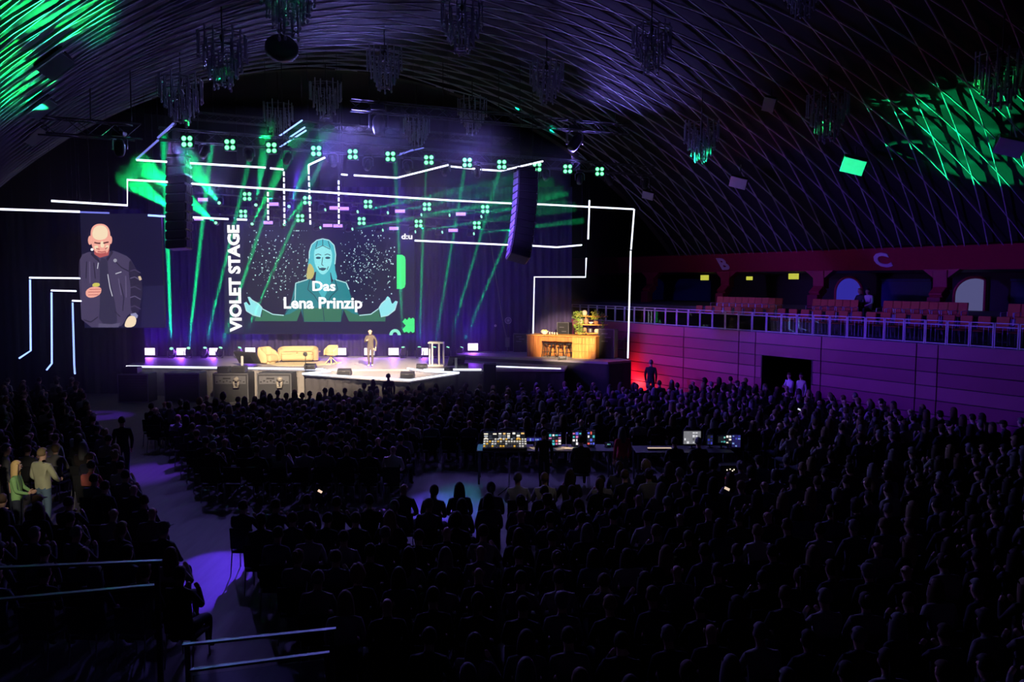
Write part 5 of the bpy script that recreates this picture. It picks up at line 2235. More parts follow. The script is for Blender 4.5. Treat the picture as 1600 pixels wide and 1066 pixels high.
for gi, (x0, x1, n, lb) in enumerate(((1121, 1213, 10, 'below the two exit signs'), (1272, 1330, 6, 'before the blue arch'), (1384, 1500, 9, 'between the blue and the grey arch'), (1582, 1665, 5, 'right of the grey arch'))):
    ta, tb = s_t_at(x0, 29.3), s_t_at(x1, 29.3)
    for i in range(n):
        bchair(29.3, ta + (tb - ta) * i / (n - 1), 3.72, 'orange upper-row balcony chair %s, %s from the stage' % (lb, nth(i)), 'orange chairs in the upper balcony row')
for i in range(30):
    bchair(27.55, 27.6 - .60 * i, 3.33, 'orange chair behind the glass railing, %s from the stage' % nth(i), 'orange chairs behind the balcony glass')

# ------------------------------------------------------------------ glass balustrades below the camera
M_RAILG = mat('brushed_rail', (.09, .16, .15), .4, metal=.8)
def balustrade(label, a0, a1, b0, b1, Y0, Y1, zlow):
    A0, A1, B0, B1 = P(*a0, Y0), P(*a1, Y1), P(*b0, Y0), P(*b1, Y1)
    t = thing('glass_balustrade', label, 'railing', V(((A0.x + A1.x) / 2, (A0.y + A1.y) / 2, zlow)), world=True)
    for q0, q1 in ((A0, A1), (B0, B1)):
        k = MB()
        k.bar(q0, q1, .045, .018)
        k.build('rail', M_RAILG, t)
    k = MB()
    d = (A1 - A0).normalized()
    p0, p1 = B0 + d * .03, B1 - d * .03
    n_ = V((-d.y, d.x, 0)).normalized() * .012
    k.prism([p0 - V((0, 0, .05)), p1 - V((0, 0, .05)), V((p1.x, p1.y, zlow + .05)), V((p0.x, p0.y, zlow + .05))], n_)
    k.build('glass_pane', M_GLASS, t)
    for q in (A0.lerp(A1, .03), A0.lerp(A1, .97)):
        k = MB()
        k.box((q.x, q.y, (q.z + zlow) / 2), (.035, .035, q.z - zlow), ch=.15)
        k.build('post', M_BLACK, t)


balustrade('glass balustrade with two green shimmering rails at the lower left corner', (-30, 889), (253, 877), (-30, 940), (243, 915), 5.6, 5.75, 1.7)
balustrade('glass balustrade with two shimmering rails at the bottom, right of the violet aisle', (285, 1008), (525, 983), (295, 1048), (515, 1020), 6.05, 6.25, 1.7)
mb = MB()
mb.prism([V((-6, -2, 1.5)), V((-1.0, -2, 1.5)), V((-1.0, 6.5, 1.5)), V((-6, 6.5, 1.5))], (0, 0, .2))
struct(mb.build('floor_balcony', M_SLAB))
spot('rail_glint_light', V((-14, 30, 12)), V((-2.8, 5.8, 3)), 12, 420, (.05, .8, .75), .8, .3)

# ------------------------------------------------------------------ people
M_SKINP = mat('skin', (.55, .33, .25), .6, var=.08)
TOPS = [(.02, .02, .025), (.03, .03, .05), (.05, .05, .055), (.10, .10, .11), (.02, .025, .02), (.16, .15, .15), (.04, .03, .03), (.08, .09, .13), (.30, .29, .28), (.025, .025, .03)]
HAIRS = [(.02, .015, .012), (.05, .03, .02), (.10, .06, .03), (.03, .02, .018), (.22, .15, .08), (.16, .15, .15), (.04, .025, .02)]
M_TOP = random_mat('audience_clothes', TOPS, 'OBJ')
M_TOPI = random_mat('audience_clothes_far', TOPS, 'ISLAND')
M_HAIR = random_mat('audience_hair', HAIRS, 'OBJ', .7)
M_HAIRI = random_mat('audience_hair_far', HAIRS, 'ISLAND', .7)
M_JEANS = mat('dark_trousers', (.02, .025, .045), .85)
M_SHOE = mat('dark_shoes', (.02, .02, .02), .6)


def skin_mesh(J, E, root, sub=1):
    names = list(J)
    me = bpy.data.meshes.new('figure')
    me.from_pydata([J[n][:3] for n in names], [(names.index(a), names.index(b)) for a, b in E], [])
    o = bpy.data.objects.new('figure', me)
    COL.objects.link(o)
    m = o.modifiers.new('Skin', 'SKIN')
    m.use_smooth_shade = True
    sv = me.skin_vertices[0].data
    for i, n in enumerate(names):
        r = J[n][3:]
        sv[i].radius = (r[0], r[-1])
        sv[i].use_root = (n == root)
    if sub:
        s_ = o.modifiers.new('Subsurf', 'SUBSURF')
        s_.levels = sub
        s_.render_levels = sub
    dg = bpy.context.evaluated_depsgraph_get()
    out = bpy.data.meshes.new_from_object(o.evaluated_get(dg))
    bpy.data.objects.remove(o)
    vs = [V(v_.co) for v_ in out.vertices]
    fs = [list(p_.vertices) for p_ in out.polygons]
    bpy.data.meshes.remove(out)
    return vs, fs


EDG = [('pel', 'wai'), ('wai', 'che'), ('che', 'nk0'), ('nk0', 'nk1'), ('nk1', 'hd0'), ('hd0', 'hd1'), ('hd1', 'hd2')]
for s_ in 'LR':
    EDG += [('che', 'sh' + s_), ('sh' + s_, 'el' + s_), ('el' + s_, 'wr' + s_), ('wr' + s_, 'ha' + s_), ('pel', 'hi' + s_), ('hi' + s_, 'kn' + s_), ('kn' + s_, 'an' + s_), ('an' + s_, 'to' + s_)]


def figure(base, arms, legs, head_shift=(0, 0, 0)):
    J = dict(base)
    for k_, v_ in arms.items():
        J[k_] = v_
    for k_, v_ in legs.items():
        J[k_] = v_
    return J


def seated(lean=0.0, arms=0):
    h = lambda z: lean * (z - .55)
    J = {'pel': (0, 0, .56, .165, .13), 'wai': (0, -.03 + h(.76), .76, .15, .115), 'che': (0, -.04 + h(.98), .98, .165, .12),
         'nk0': (0, -.02 + h(1.13), 1.12, .075, .07), 'nk1': (0, .0 + h(1.17), 1.175, .056, .056),
         'hd0': (0, .03 + h(1.2), 1.225, .070, .080), 'hd1': (0, .02 + h(1.28), 1.295, .078, .096), 'hd2': (0, .01 + h(1.35), 1.365, .05, .062)}
    for s_, q in (('L', -1), ('R', 1)):
        J['sh' + s_] = (q * .185, -.03 + h(1.06), 1.06, .068)
        if arms == 0:
            J['el' + s_] = (q * .25, .06 + h(.8), .80, .05)
            J['wr' + s_] = (q * .13, .28, .70, .034)
            J['ha' + s_] = (q * .07, .33, .69, .038)
        elif arms == 1:
            J['el' + s_] = (q * .24, .02 + h(.8), .78, .05)
            J['wr' + s_] = (-q * .04, .20, .82, .034)
            J['ha' + s_] = (-q * .13, .18, .83, .038)
        else:
            J['el' + s_] = (q * .27, .10 + h(.8), .82, .05)
            J['wr' + s_] = (q * .10, .30 + h(1), 1.0, .034)
            J['ha' + s_] = (q * .04, .30 + h(1), 1.08, .038)
        J['hi' + s_] = (q * .10, .04, .53, .095)
        J['kn' + s_] = (q * .13, .46, .53, .068)
        J['an' + s_] = (q * .13, .44, .11, .043)
        J['to' + s_] = (q * .14, .57, .05, .042)
    return J


def standing(k=1.0, arms=None, legs=None):
    J = {'pel': (0, 0, .95, .15, .115), 'wai': (0, 0, 1.12, .14, .105), 'che': (0, -.015, 1.32, .165, .118),
         'nk0': (0, -.01, 1.47, .075, .068), 'nk1': (0, .005, 1.53, .055, .055), 'hd0': (0, .03, 1.585, .070, .080),
         'hd1': (0, .02, 1.66, .078, .096), 'hd2': (0, .01, 1.735, .05, .062)}
    for s_, q in (('L', -1), ('R', 1)):
        J['sh' + s_] = (q * .185, -.015, 1.41, .068)
        J['el' + s_] = (q * .235, -.03, 1.13, .052)
        J['wr' + s_] = (q * .215, .06, .89, .036)
        J['ha' + s_] = (q * .205, .10, .80, .038)
        J['hi' + s_] = (q * .095, 0, .89, .098)
        J['kn' + s_] = (q * .10, .02, .50, .066)
        J['an' + s_] = (q * .10, -.02, .10, .045)
        J['to' + s_] = (q * .115, .13, .045, .042)
    J.update(arms or {})
    J.update(legs or {})
    return {n: tuple(c * k for c in v_) for n, v_ in J.items()}


def add_hand(k, wr, ha, thumb_side, mi=0, r=.0095):
    """four bent fingers and a thumb that leaves the side of the palm"""
    wr, ha = V(wr), V(ha)
    d = (ha - wr).normalized()
    side = d.cross(V((0, 1, .2))).normalized() * thumb_side
    down = d.cross(side).normalized()
    for i, L in enumerate((.068, .078, .072, .056)):
        o = ha + side * (.028 - .019 * i)
        p1 = o + d * L * .6 + down * .004
        p2 = p1 + d * L * .4 + down * L * .35
        k.tube([o, p1, p2, p2 + d * L * .1 + down * L * .35], [r, r * .95, r * .85, r * .6], 6, mi)
    o = wr.lerp(ha, .55) + side * .03
    k.tube([o, o + side * .03 + d * .03, o + side * .03 + d * .065], [r * 1.15, r, r * .75], 6, mi)


def person_mesh(name, J, hair='short', sub=1, mats=None, cls=None, face=True, fingers=False, parent=None, seat=True, hair_mat=None, skin_top=None):
    """one continuous body mesh (slots: skin, top, trousers, shoes) with its hair as a child mesh"""
    vs, fs = skin_mesh(J, EDG, 'pel', sub)
    nk, hd = V(J['nk1'][:3]), V(J['hd1'][:3])
    pel = V(J['pel'][:3])
    sc = J['hd1'][3] / .078
    hands = [(V(J['wr' + s_][:3]), V(J['ha' + s_][:3])) for s_ in 'LR']
    toes = [(V(J['an' + s_][:3]), V(J['to' + s_][:3])) for s_ in 'LR']
    hips = V(J['hiL'][:3])
    k = MB()
    base = []
    k.v = [V(p_) for p_ in vs]
    for f in fs:
        c = V((0, 0, 0))
        for i in f:
            c += vs[i]
        c /= len(f)
        mi = 1
        if c.z > nk.z - .015 * sc:
            mi = 0
        elif any((c - w).dot((h_ - w).normalized()) > 0.0 and (c - h_).length < .12 * sc for w, h_ in hands):
            mi = 0
        elif seat and (c.z < .62 and (c.y > .10 or c.z < .5)):
            mi = 2
        elif not seat and c.z < pel.z - .02 * sc and not any((c - h_).length < .30 * sc and abs(c.x - pel.x) > .2 * sc for w, h_ in hands):
            mi = 2
        if mi == 2 and c.z < (toes[0][0].z + .0) and min((c - a_).length for p_ in toes for a_ in p_) < .12 * sc:
            mi = 3
        k.f.append(f)
        k.m.append(mi)
        k.sm.append(True)
    if face:
        f0 = hd + V((0, .092 * sc, -.012 * sc))
        k.add([f0 + V((0, 0, .035 * sc)), f0 + V((-.014 * sc, 0, -.012 * sc)), f0 + V((.014 * sc, 0, -.012 * sc)), f0 + V((0, .026 * sc, -.010 * sc)), f0 + V((0, -.01, -.02 * sc))],
              [[0, 1, 3], [0, 3, 2], [1, 4, 3], [3, 4, 2]], 0, True)
        for q in (-1, 1):
            k.ball(hd + V((q * .080 * sc, 0, -.005 * sc)), (.012 * sc, .024 * sc, .034 * sc), 8, 6, 0)
            k.ball(hd + V((q * .030 * sc, .086 * sc, .018 * sc)), (.013 * sc, .008 * sc, .007 * sc), 8, 5, 3)
        k.box(hd + V((0, .088 * sc, -.060 * sc)), (.048 * sc, .012 * sc, .009 * sc), None, 3, .3)
    if fingers:
        for q, (w, h_) in zip((1, -1), hands):
            add_hand(k, w, h_, q, 0, .0095 * sc)
    body = k.build(name, mats or [M_SKINP, M_TOP, M_JEANS, M_SHOE], parent)
    if hair == 'bald':
        return body, None
    k = MB()
    rx, ry, rz = .094 * sc, .112 * sc, .122 * sc

    def fn(p_):
        # pull the face opening inside the head
        if p_.y > .25 and p_.z < .42:
            return V((p_.x * .6, p_.y * .45, p_.z * .7))
        if p_.z < -.45 and hair == 'short':
            return V((p_.x * .8, p_.y * .8, -.45 + (p_.z + .45) * .3))
        if hair == 'curly':
            return p_ * (1.22 + .07 * sin(9 * p_.x + 7 * p_.z))
        return p_
    k.ball(hd + V((0, -.006 * sc, .012 * sc)), (rx, ry, rz), 16, 12, 0, None, fn)
    if hair == 'long':
        c = hd
        rows = []
        for i in range(7):
            f = i / 6
            w = (.092 + .028 * sin(pi * f * .8)) * sc
            z = .05 - .36 * f
            y = -.060 - .030 * f
            row = [V((-w, .035 - .03 * f, z)), V((-w * .95, y * .6, z)), V((-w * .5, y - .045 + .02 * f, z)), V((0, y - .058 + .02 * f, z)), V((w * .5, y - .045 + .02 * f, z)), V((w * .95, y * .6, z)), V((w, .035 - .03 * f, z))]
            rows.append([c + V((p_.x, p_.y * sc, p_.z * sc)) for p_ in row])
        vv = [p_ for r_ in rows for p_ in r_]
        ff = [[i * 7 + j, i * 7 + j + 1, (i + 1) * 7 + j + 1, (i + 1) * 7 + j] for i in range(6) for j in range(6)]
        n0 = len(vv)
        inner = [p_ + (c - V((p_.x, p_.y, p_.z))) * .0 + V((-(p_.x - c.x) * .25, .03 * sc, 0)) for p_ in vv]
        k.add(vv + inner, ff + [[a_ + n0 for a_ in f_[::-1]] for f_ in ff] + [[(6 * 7 + j), (6 * 7 + j + 1), (6 * 7 + j + 1) + n0, (6 * 7 + j) + n0] for j in range(6)]
              + [[i * 7, (i + 1) * 7, (i + 1) * 7 + n0, i * 7 + n0] for i in range(6)] + [[i * 7 + 6, (i + 1) * 7 + 6, (i + 1) * 7 + 6 + n0, i * 7 + 6 + n0] for i in range(6)], 0, True)
    if hair == 'bun':
        k.ball(hd + V((0, -.10 * sc, .085 * sc)), (.048 * sc, .048 * sc, .045 * sc), 10, 7)
    if hair == 'tail':
        c = hd
        k.tube([c + V((0, -.10 * sc, .04 * sc)), c + V((0, -.155 * sc, .0)), c + V((0, -.15 * sc, -.10 * sc)), c + V((0, -.125 * sc, -.2 * sc))], [.03 * sc, .042 * sc, .036 * sc, .012 * sc], 8)
    if hair == 'cap':
        k.lathe([(.10 * sc, .02 * sc), (.102 * sc, .06 * sc), (.08 * sc, .115 * sc), (.02 * sc, .135 * sc)], hd, 14)
        k.box(hd + V((0, .13 * sc, .035 * sc)), (.13 * sc, .10 * sc, .012 * sc), None, 0, .3)
    h_ = k.build('hair', hair_mat or M_HAIR, body)
    if seat and J['pel'][2] < .7:
        pass
    return body, h_


STY = [('short', 'short-haired'), ('long', 'long-haired'), ('bald', 'bald'), ('bun', 'bun-haired'), ('tail', 'pony-tailed'), ('cap', 'cap-wearing'), ('curly', 'curly-haired')]
# proto seats: hair style x posture
PROTO = []
for hi_, w_ in (('short', 9), ('long', 6), ('bald', 2), ('bun', 1), ('tail', 2), ('cap', 1), ('curly', 1)):
    for ln, ar in ((0.0, 0), (.14, 1), (-.06, 2) if hi_ in ('short', 'long') else (.05, 0)):
        b_, h_ = person_mesh('person', seated(ln, ar), hi_, 1, face=True)
        PROTO.append((b_, h_, dict(STY)[hi_], w_, ln))
PW = [p_[3] for p_ in PROTO]

# ---- seats
def row_pos(Y0, x):
    """rows are straight left of the centre and bend round the stage on the right"""
    if x <= 0:
        return x, Y0, -.10 * min(1, -x / 14)
    R = 52 - Y0
    a_ = x / R
    return R * sin(a_), 52 - R * cos(a_), a_


def visible(x, y):
    px, py, d = proj((x, y, 1.25))
    return d > 1 and -45 < px < 1645 and py < 1120


SEATS = []      # x, y, rot, block, row, seat
for r in range(13):
    Y0 = 31.0 - .95 * r
    x = -22.0
    n = 0
    while x < 26:
        X, Y, a_ = row_pos(Y0, x)
        x += .56
        s_, t_ = to_st(X, Y)
        if s_ < 3.75 or s_ > 25.4 or t_ > 29.6:
            continue
        if -2.75 < X < 7.2 and Y < 23.0:
            continue
        if r == 0 and -5.6 < X < -4.2:
            continue
        n += 1
        SEATS.append([X, Y, a_, 'front block', r, n])
for r in range(11):
    Y0 = 17.6 - .95 * r
    x = -9.0
    n = 0
    while x < 30:
        X, Y, a_ = row_pos(Y0, x)
        x += .57
        s_, t_ = to_st(X, Y)
        if s_ < 3.45 or s_ > 25.4:
            continue
        if r == 2 and X < -2.7:
            continue
        if r < 2 and X < (-.2 if r else .0):
            continue
        if r == 0 and X < 2.2:
            continue
        n += 1
        SEATS.append([X, Y, a_, 'rear block', r, n])
for r in range(24):
    Y0 = 33.0 - .95 * r
    for i in range(5):
        s_ = 1.95 - .58 * i
        X = (s_ - SA * Y0) / CA
        Y = Y0
        if s_ < -.9 or (15.5 < Y < 18.9 and s_ < 1.15):
            continue
        SEATS.append([X, Y, -.12, 'left block', r, i + 1])
SEATS = [q for q in SEATS if visible(q[0], q[1])]
rq = random.Random(11)
# particular people of the audience, matched to the nearest seat
SPECIAL = {}


def claim(px, py, head=1.29):
    p_ = G(px, py, head)
    best = min((q for q in SEATS if id(q) not in SPECIAL), key=lambda q: (q[0] - p_.x) ** 2 + (q[1] - p_.y) ** 2)
    return best


M_CREAM = mat('cream_shirt', (.62, .56, .42), .85)
M_GREYW = mat('pale_grey_shirt', (.55, .54, .50), .85)
M_REDT = mat('coral_shirt', (.62, .16, .13), .85)
for px, py, hair, m_, lab in ((614, 706, 'bald', M_CREAM, 'listener in a cream pullover alone at the end of the row by the lit floor'),
                              (823, 742, 'short', M_GREYW, 'listener in a pale shirt just right of the mast stand'),
                              (838, 754, 'short', M_GREYW, 'listener in a white blouse below the pale-shirted one near the mast'),
                              (123, 724, 'short', M_REDT, 'listener with a coral shirt seated right of the hooded standing man'),
                              (985, 806, 'short', M_GREYW, 'listener with pale grey shoulders below the control desk'),
                              (1218, 842, 'short', M_GREYW, 'listener with a light shirt in the dark right half'),
                              (488, 918, 'short', mat('olive_shirt', (.16, .16, .12), .85), 'listener in an olive top in the dark lower middle')):
    q = claim(px, py)
    SPECIAL[id(q)] = (hair, m_, lab)
EMPTY = {id(q) for q in SEATS if id(q) not in SPECIAL and rq.random() < .05}
TAKEN = [q for q in SEATS if id(q) not in EMPTY]
TAKEN.sort(key=lambda q: proj((q[0], q[1], 1.2))[2])
ROWTXT = {'front block': '%s from the aisle in the %s row of the front block', 'rear block': '%s from the left in the %s row behind the open floor',
          'left block': '%s from the aisle in the %s row of the left block'}
used = set()
NEAR = 268
n_ind = 0
crowd = []
for q in TAKEN:
    X, Y, a_, blk, r, n = q
    if id(q) in SPECIAL:
        hair, m_, lab = SPECIAL[id(q)]
        b_, h_ = person_mesh('person', seated(0, 0), hair, 1, mats=[M_SKINP, m_, M_JEANS, M_SHOE])
        b_.location = (X, Y, 0)
        b_.rotation_euler = (0, 0, a_)
        tag(b_, lab, 'person')
        continue
    pi_ = rq.choices(range(len(PROTO)), PW)[0]
    rot = a_ + rq.uniform(-.22, .22)
    sc_ = rq.uniform(.95, 1.06)
    dx, dy = rq.uniform(-.05, .05), rq.uniform(-.06, .06)
    if n_ind < NEAR:
        b_, h_, sty, _w, ln = PROTO[pi_]
        o = b_.copy()
        COL.objects.link(o)
        o.location = (X + dx, Y + dy, 0)
        o.rotation_euler = (0, 0, rot)
        o.scale = (1, 1, sc_)
        if h_ is not None:
            c = h_.copy()
            COL.objects.link(c)
            c.parent = o
        tag(o, '%s listener, ' % sty + ROWTXT[blk] % (nth(n - 1), nth(r)), 'person', 'seated listeners in the dark')
        n_ind += 1
    else:
        crowd.append((X + dx, Y + dy, rot, sc_, pi_))


def merged(name, items, mats_, slot_of):
    """many small figures far away as one mesh"""
    cos_, loops, starts, totals, mis = [], [], [], [], []
    nv = nl = 0
    cache = {}
    for (X, Y, rot, sc_, srcs) in items:
        R = np.array([[cos(rot), -sin(rot), 0], [sin(rot), cos(rot), 0], [0, 0, sc_]])
        for src in srcs:
            if src.name not in cache:
                me = src.data
                co = np.empty(len(me.vertices) * 3)
                me.vertices.foreach_get('co', co)
                lv = np.empty(len(me.loops), dtype=np.int64)
                me.loops.foreach_get('vertex_index', lv)
                ls = np.empty(len(me.polygons), dtype=np.int64)
                lt = np.empty(len(me.polygons), dtype=np.int64)
                mi = np.empty(len(me.polygons), dtype=np.int64)
                me.polygons.foreach_get('loop_start', ls)
                me.polygons.foreach_get('loop_total', lt)
                me.polygons.foreach_get('material_index', mi)
                cache[src.name] = (co.reshape(-1, 3), lv, ls, lt, np.array([slot_of(src, int(i)) for i in mi]))
            co, lv, ls, lt, mi = cache[src.name]
            cos_.append(co @ R.T + np.array([X, Y, 0]))
            loops.append(lv + nv)
            starts.append(ls + nl)
            totals.append(lt)
            mis.append(mi)
            nv += len(co)
            nl += len(lv)
    me = bpy.data.meshes.new(name)
    me.vertices.add(nv)
    me.vertices.foreach_set('co', np.concatenate(cos_).ravel())
    me.loops.add(nl)
    me.loops.foreach_set('vertex_index', np.concatenate(loops))
    st = np.concatenate(starts)
    me.polygons.add(len(st))
    me.polygons.foreach_set('loop_start', st)
    for m_ in mats_:
        me.materials.append(m_)
    me.polygons.foreach_set('material_index', np.concatenate(mis))
    me.polygons.foreach_set('use_smooth', np.ones(len(st), dtype=bool))
    me.update(calc_edges=True)
    o = bpy.data.objects.new(name, me)
    COL.objects.link(o)
    o['kind'] = 'stuff'
    return o


o = merged('seated_crowd', [(X, Y, rot, sc_, [p_ for p_ in PROTO[i][:2] if p_ is not None]) for X, Y, rot, sc_, i in crowd],
           [M_SKINP, M_TOPI, M_JEANS, M_SHOE, M_HAIRI], lambda src, i: 4 if src.name.startswith('hair') else i)
tag(o, 'hundreds of seated listeners farther off, seen as dark heads before the stage', 'crowd')
for b_, h_, *_r in PROTO:
    if h_ is not None:
        bpy.data.objects.remove(h_)
    bpy.data.objects.remove(b_)

# ---- chairs of the audience
M_CHAIR = mat('black_chair_fabric', (.015, .015, .018), .85)
M_CHLEG = mat('chair_steel', (.35, .35, .38), .4, metal=.8)
def make_chair():
    t = thing('banquet_chair', '', 'chair')
    k = MB()
    k.box((0, .02, .43), (.44, .44, .05), ch=.3)
    k.build('seat', M_CHAIR, t)
    k = MB()
    k.box((0, -.235, .70), (.43, .035, .40), Matrix.Rotation(.10, 3, 'X'), 0, .3)
    k.build('backrest', M_CHAIR, t)
    for sx in (-1, 1):
        k = MB()
        k.tube([(sx * .20, .20, .41), (sx * .21, .23, 0)], .012, 5)
        k.build('leg', M_CHLEG, t)
        k = MB()
        k.tube([(sx * .20, -.25, .86), (sx * .20, -.20, .42), (sx * .21, -.26, 0)], .012, 5)
        k.build('leg', M_CHLEG, t)
    return t


k = MB()
k.box((0, .02, .43), (.44, .44, .05), ch=.3)
k.box((0, -.235, .70), (.43, .035, .40), Matrix.Rotation(.10, 3, 'X'), 0, .3)
for sx in (-1, 1):
    k.tube([(sx * .20, .20, .41), (sx * .21, .23, 0)], .012, 4, 1)
    k.tube([(sx * .20, -.25, .86), (sx * .20, -.20, .42), (sx * .21, -.26, 0)], .012, 4, 1)
simple = k.build('banquet_chair', [M_CHAIR, M_CHLEG])
bch = make_chair()
KIDS[bch.name] = list(bch.children)
rest = []
nc = 0
for q in SEATS:
    X, Y, a_, blk, r, n = q
    px, py, _d = proj((X, Y, .4))
    show = (blk == 'front block' and r == 12) or (blk == 'front block' and n <= 1) or (blk == 'left block' and n == 1) or (blk == 'rear block' and r <= 2 and X < 1.5)
    if show and nc < 60:
        lab = 'black banquet chair, ' + ROWTXT[blk] % (nth(n - 1), nth(r))
        o = bch if nc == 0 else dup(bch, (X, Y, 0), a_, lab, 'black chairs of the audience')
        o.location = (X, Y, 0)
        o.rotation_euler = (0, 0, a_)
        o['label'] = lab
        o['group'] = 'black chairs of the audience'
        nc += 1
    else:
        rest.append((X, Y, a_, 1.0, [simple]))
o = merged('chair_rows', rest, [M_CHAIR, M_CHLEG], lambda s_, i: i)
tag(o, 'rows of black banquet chairs hidden under the seated audience', 'chairs')
bpy.data.objects.remove(simple)

# ---- standing people
def stand(label, x, y, z, rot, J, hair, top, trousers=M_JEANS, shoes=M_SHOE, sub=1, hair_mat=None, skin=None, fingers=True):
    b_, h_ = person_mesh('person', J, hair, sub, mats=[skin or M_SKINP, top, trousers, shoes], seat=False, fingers=fingers, hair_mat=hair_mat)
    b_.location = (x, y, z)
    b_.rotation_euler = (0, 0, rot)
    tag(b_, label, 'person')
    return b_


M_BLKTOP = mat('black_jacket', (.02, .02, .022), .8)
# the speaker on stage (faces the hall)
q = G(579, 573, ZS)
J = standing(1.0, arms={'elR': (.26, .03, 1.15, .055), 'wrR': (.12, .22, 1.23, .038), 'haR': (.05, .25, 1.27, .04),
                        'elL': (-.29, -.02, 1.14, .055), 'wrL': (-.27, .06, .92, .038), 'haL': (-.26, .09, .84, .04)},
             legs={'knR': (.09, .06, .50, .07), 'anR': (.07, .02, .10, .047), 'toR': (.08, .17, .045, .045), 'knL': (-.09, .03, .5, .07), 'anL': (-.06, -.10, .10, .047), 'toL': (-.06, .04, .045, .045)})
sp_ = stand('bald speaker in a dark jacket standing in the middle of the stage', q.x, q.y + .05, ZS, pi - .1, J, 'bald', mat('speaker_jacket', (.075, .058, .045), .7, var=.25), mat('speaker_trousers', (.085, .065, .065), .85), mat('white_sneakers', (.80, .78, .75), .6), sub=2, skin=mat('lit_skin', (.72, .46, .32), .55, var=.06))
k = MB()
k.bar((.035, .30, 1.28), (.045, .30, 1.36), .03, .02)
k.build('clicker', M_BLACK, sp_)
# crew below the stage
stand('dark silhouette of a person standing right before the stage tip', P(607, 600, 31.9).x, 31.9, 0, .2, standing(.97), 'short', M_BLKTOP)
stand('dark long-haired person standing left of the silhouette before the stage tip', P(583, 600, 31.6).x, 31.6, 0, .2, standing(.86), 'long', M_BLKTOP)
stand('dark silhouette of a man standing at the red wall', 6.25, 35.8, 0, -.3, standing(1.06), 'short', M_BLKTOP)
q = G(194, 752, 0)
stand('dark figure walking up the violet lit aisle', q.x, q.y, 0, .5, standing(1.0, legs={'knL': (-.09, .14, .52, .066), 'anL': (-.08, .10, .11, .045), 'toL': (-.08, .25, .05, .042), 'anR': (.08, -.22, .13, .045), 'toR': (.09, -.09, .05, .042)}), 'short', M_BLKTOP)
stand('man in a pale green hooded pullover standing at the left', P(68, 770, 17.2).x, 17.2, 0, -.35, standing(1.03, arms={'elR': (.24, .10, 1.15, .06), 'wrR': (.12, .28, 1.02, .036), 'haR': (.08, .33, 1.02, .038), 'elL': (-.28, -.02, 1.14, .06), 'wrL': (-.20, .18, 1.0, .036), 'haL': (-.15, .25, 1.0, .038), 'che': (0, -.015, 1.32, .18, .13), 'wai': (0, 0, 1.1, .165, .125), 'shL': (-.20, -.015, 1.41, .078), 'shR': (.20, -.015, 1.41, .078)}),
      'short', mat('sage_hoodie', (.42, .42, .28), .9), mat('blue_jeans', (.10, .16, .24), .85), sub=2)
stand('blonde woman in a green shirt looking down at the left edge', P(27, 780, 16.6).x, 16.6, 0, -1.25, standing(.95, arms={'elL': (-.24, .06, 1.14, .048), 'wrL': (-.10, .24, 1.05, .033), 'haL': (-.05, .30, 1.05, .035), 'elR': (.24, .04, 1.13, .048), 'wrR': (.14, .24, 1.05, .033), 'haR': (.08, .30, 1.06, .035)}),
      'long', mat('green_shirt', (.22, .42, .16), .85), M_JEANS, mat('pale_shoes', (.7, .66, .55), .7), sub=2, hair_mat=mat('blond_hair', (.62, .42, .18), .6))
stand('dark-haired person in a grey top standing behind the blonde woman', P(12, 760, 17.9).x, 17.9, 0, -.9, standing(1.0), 'short', mat('slate_top', (.10, .10, .11), .85))
stand('person in dark clothes cut by the left edge of the picture', P(-6, 790, 16.4).x, 16.4, 0, -.8, standing(.98), 'long', M_BLKTOP)
# desk crew
stand('operator standing in dark clothes before the long control desk', P(850, 720, 20.7).x, 20.7, 0, 0, standing(.88), 'short', M_BLKTOP)
SITCH = []
def sit(label, x, y, rot, hair, top, arms=0):
    b_, h_ = person_mesh('person', seated(.06, arms), hair, 1, mats=[M_SKINP, top, M_JEANS, M_SHOE])
    b_.location = (x, y, 0)
    b_.rotation_euler = (0, 0, rot)
    tag(b_, label, 'person')
    o = dup(bch, (x, y, 0), rot, 'black chair under the ' + label.split(' in ')[0].split(' bent')[0], 'black chairs at the control desks')
    SITCH.append(o)
    return b_


sit('operator sitting in dark clothes between the coloured monitors', P(908, 700, 20.6).x, 20.6, 0, 'short', M_BLKTOP)
sit('hunched operator in dark clothes before the bright grey monitor', P(1092, 700, 20.4).x, 20.4, 0, 'short', M_BLKTOP)
sit('operator in dark clothes left of the bright grey monitor', P(1055, 700, 20.4).x, 20.4, .1, 'short', M_BLKTOP)
stand('person in a red top standing right of the long control desk', P(972, 720, 20.6).x, 20.6, 0, .3, standing(.93), 'long', mat('crimson_top', (.55, .07, .10), .85), mat('grey_trousers', (.12, .12, .12), .85), hair_mat=mat('ash_hair', (.10, .09, .10), .7))
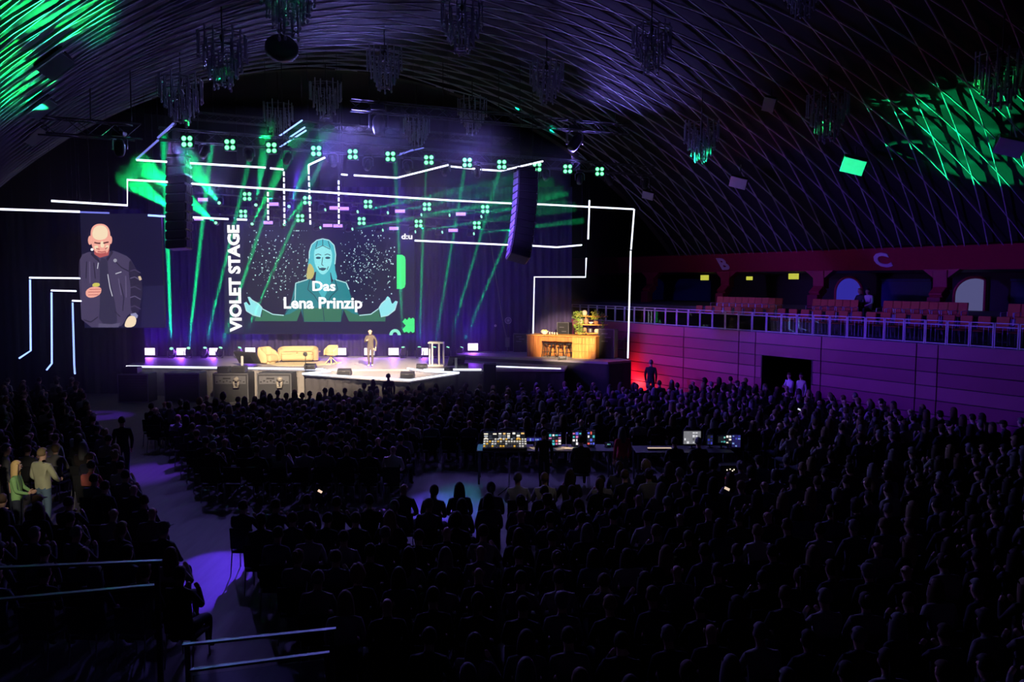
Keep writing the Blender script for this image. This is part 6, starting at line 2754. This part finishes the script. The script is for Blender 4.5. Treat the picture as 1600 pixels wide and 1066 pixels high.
# doorway and balcony
p_ = ST(26.6, 21.35)
stand('person in a white top standing in the dark doorway, left one', p_.x, p_.y, 0, 1.9, standing(.97, arms={'elR': (.24, .10, 1.15, .052), 'wrR': (.06, .26, 1.2, .036), 'haR': (0, .29, 1.22, .038), 'elL': (-.24, .10, 1.15, .052), 'wrL': (-.06, .26, 1.18, .036), 'haL': (0, .29, 1.2, .038)}), 'short', mat('white_shirt', (.75, .74, .78), .85))
p_ = ST(26.7, 20.85)
stand('person in pale clothes standing in the dark doorway, right one', p_.x, p_.y, 0, 2.1, standing(.99), 'short', M_GREYW)
for px, lab, m_ in ((1357, 'person in a pale patterned top sitting on the balcony beside the blue arch', M_GREYW), (1345, 'person in dark clothes sitting on the balcony beside the blue arch', M_BLKTOP)):
    p_ = on_s(px, 460, 30.0)
    b_ = sit(lab, p_.x, p_.y, math.radians(118), 'short', m_, 0)
    b_.location.z = 3.72
    SITCH[-1].location.z = 3.72
    SITCH[-1]['label'] = 'dark chair under the ' + lab.split(' sitting')[0] + ' on the balcony'

# phones glowing in the dark audience
for px, py, Y, lab, c in ((500, 768, 18.6, 'lit phone held in the back row of the front block', (255, 215, 190)), (1046, 879, 13.0, 'lit phone in the dark lower right', (225, 225, 255)),
                          (1297, 686, 22.0, 'lit phone at the right, near the door', (200, 205, 240)), (1136, 764, 16.5, 'lit phone held below the right control desk', (230, 205, 180)), (1249, 640, 27.0, 'lit phone before the dark doorway', (225, 225, 245))):
    k = MB()
    k.box((0, 0, 0), (.11, .010, .055), Matrix.Rotation(-.5, 3, 'X') @ Matrix.Rotation(.5, 3, 'Y'), 0, .2)
    k.box((0, .010, -.004), (.12, .010, .06), Matrix.Rotation(-.5, 3, 'X') @ Matrix.Rotation(.5, 3, 'Y'), 1, .2)
    o = k.build('phone', [glow('phone_%d_%d_%d' % c, srgb(*c), 1), M_BLACK])
    o.location = P(px, py, Y)
    tag(o, lab, 'phone')

# ------------------------------------------------------------------ haze over the stage
hz = bpy.data.materials.new('stage_haze')
hz.use_nodes = True
nt = hz.node_tree
nt.nodes.clear()
vs_ = nt.nodes.new('ShaderNodeVolumeScatter')
vs_.inputs['Density'].default_value = .009
vs_.inputs['Anisotropy'].default_value = .6
ou = nt.nodes.new('ShaderNodeOutputMaterial')
nt.links.new(vs_.outputs[0], ou.inputs['Volume'])
mb = MB()
mb.prism([V((-25, 27, .02)), V((-1.5, 27, .02)), V((6.4, 44, .02)), V((-25, 44, .02))], (0, 0, 11.2))
o = mb.build('haze', hz)
tag(o, 'thin haze over the stage that shows the green beams', 'haze', None, 'stuff')
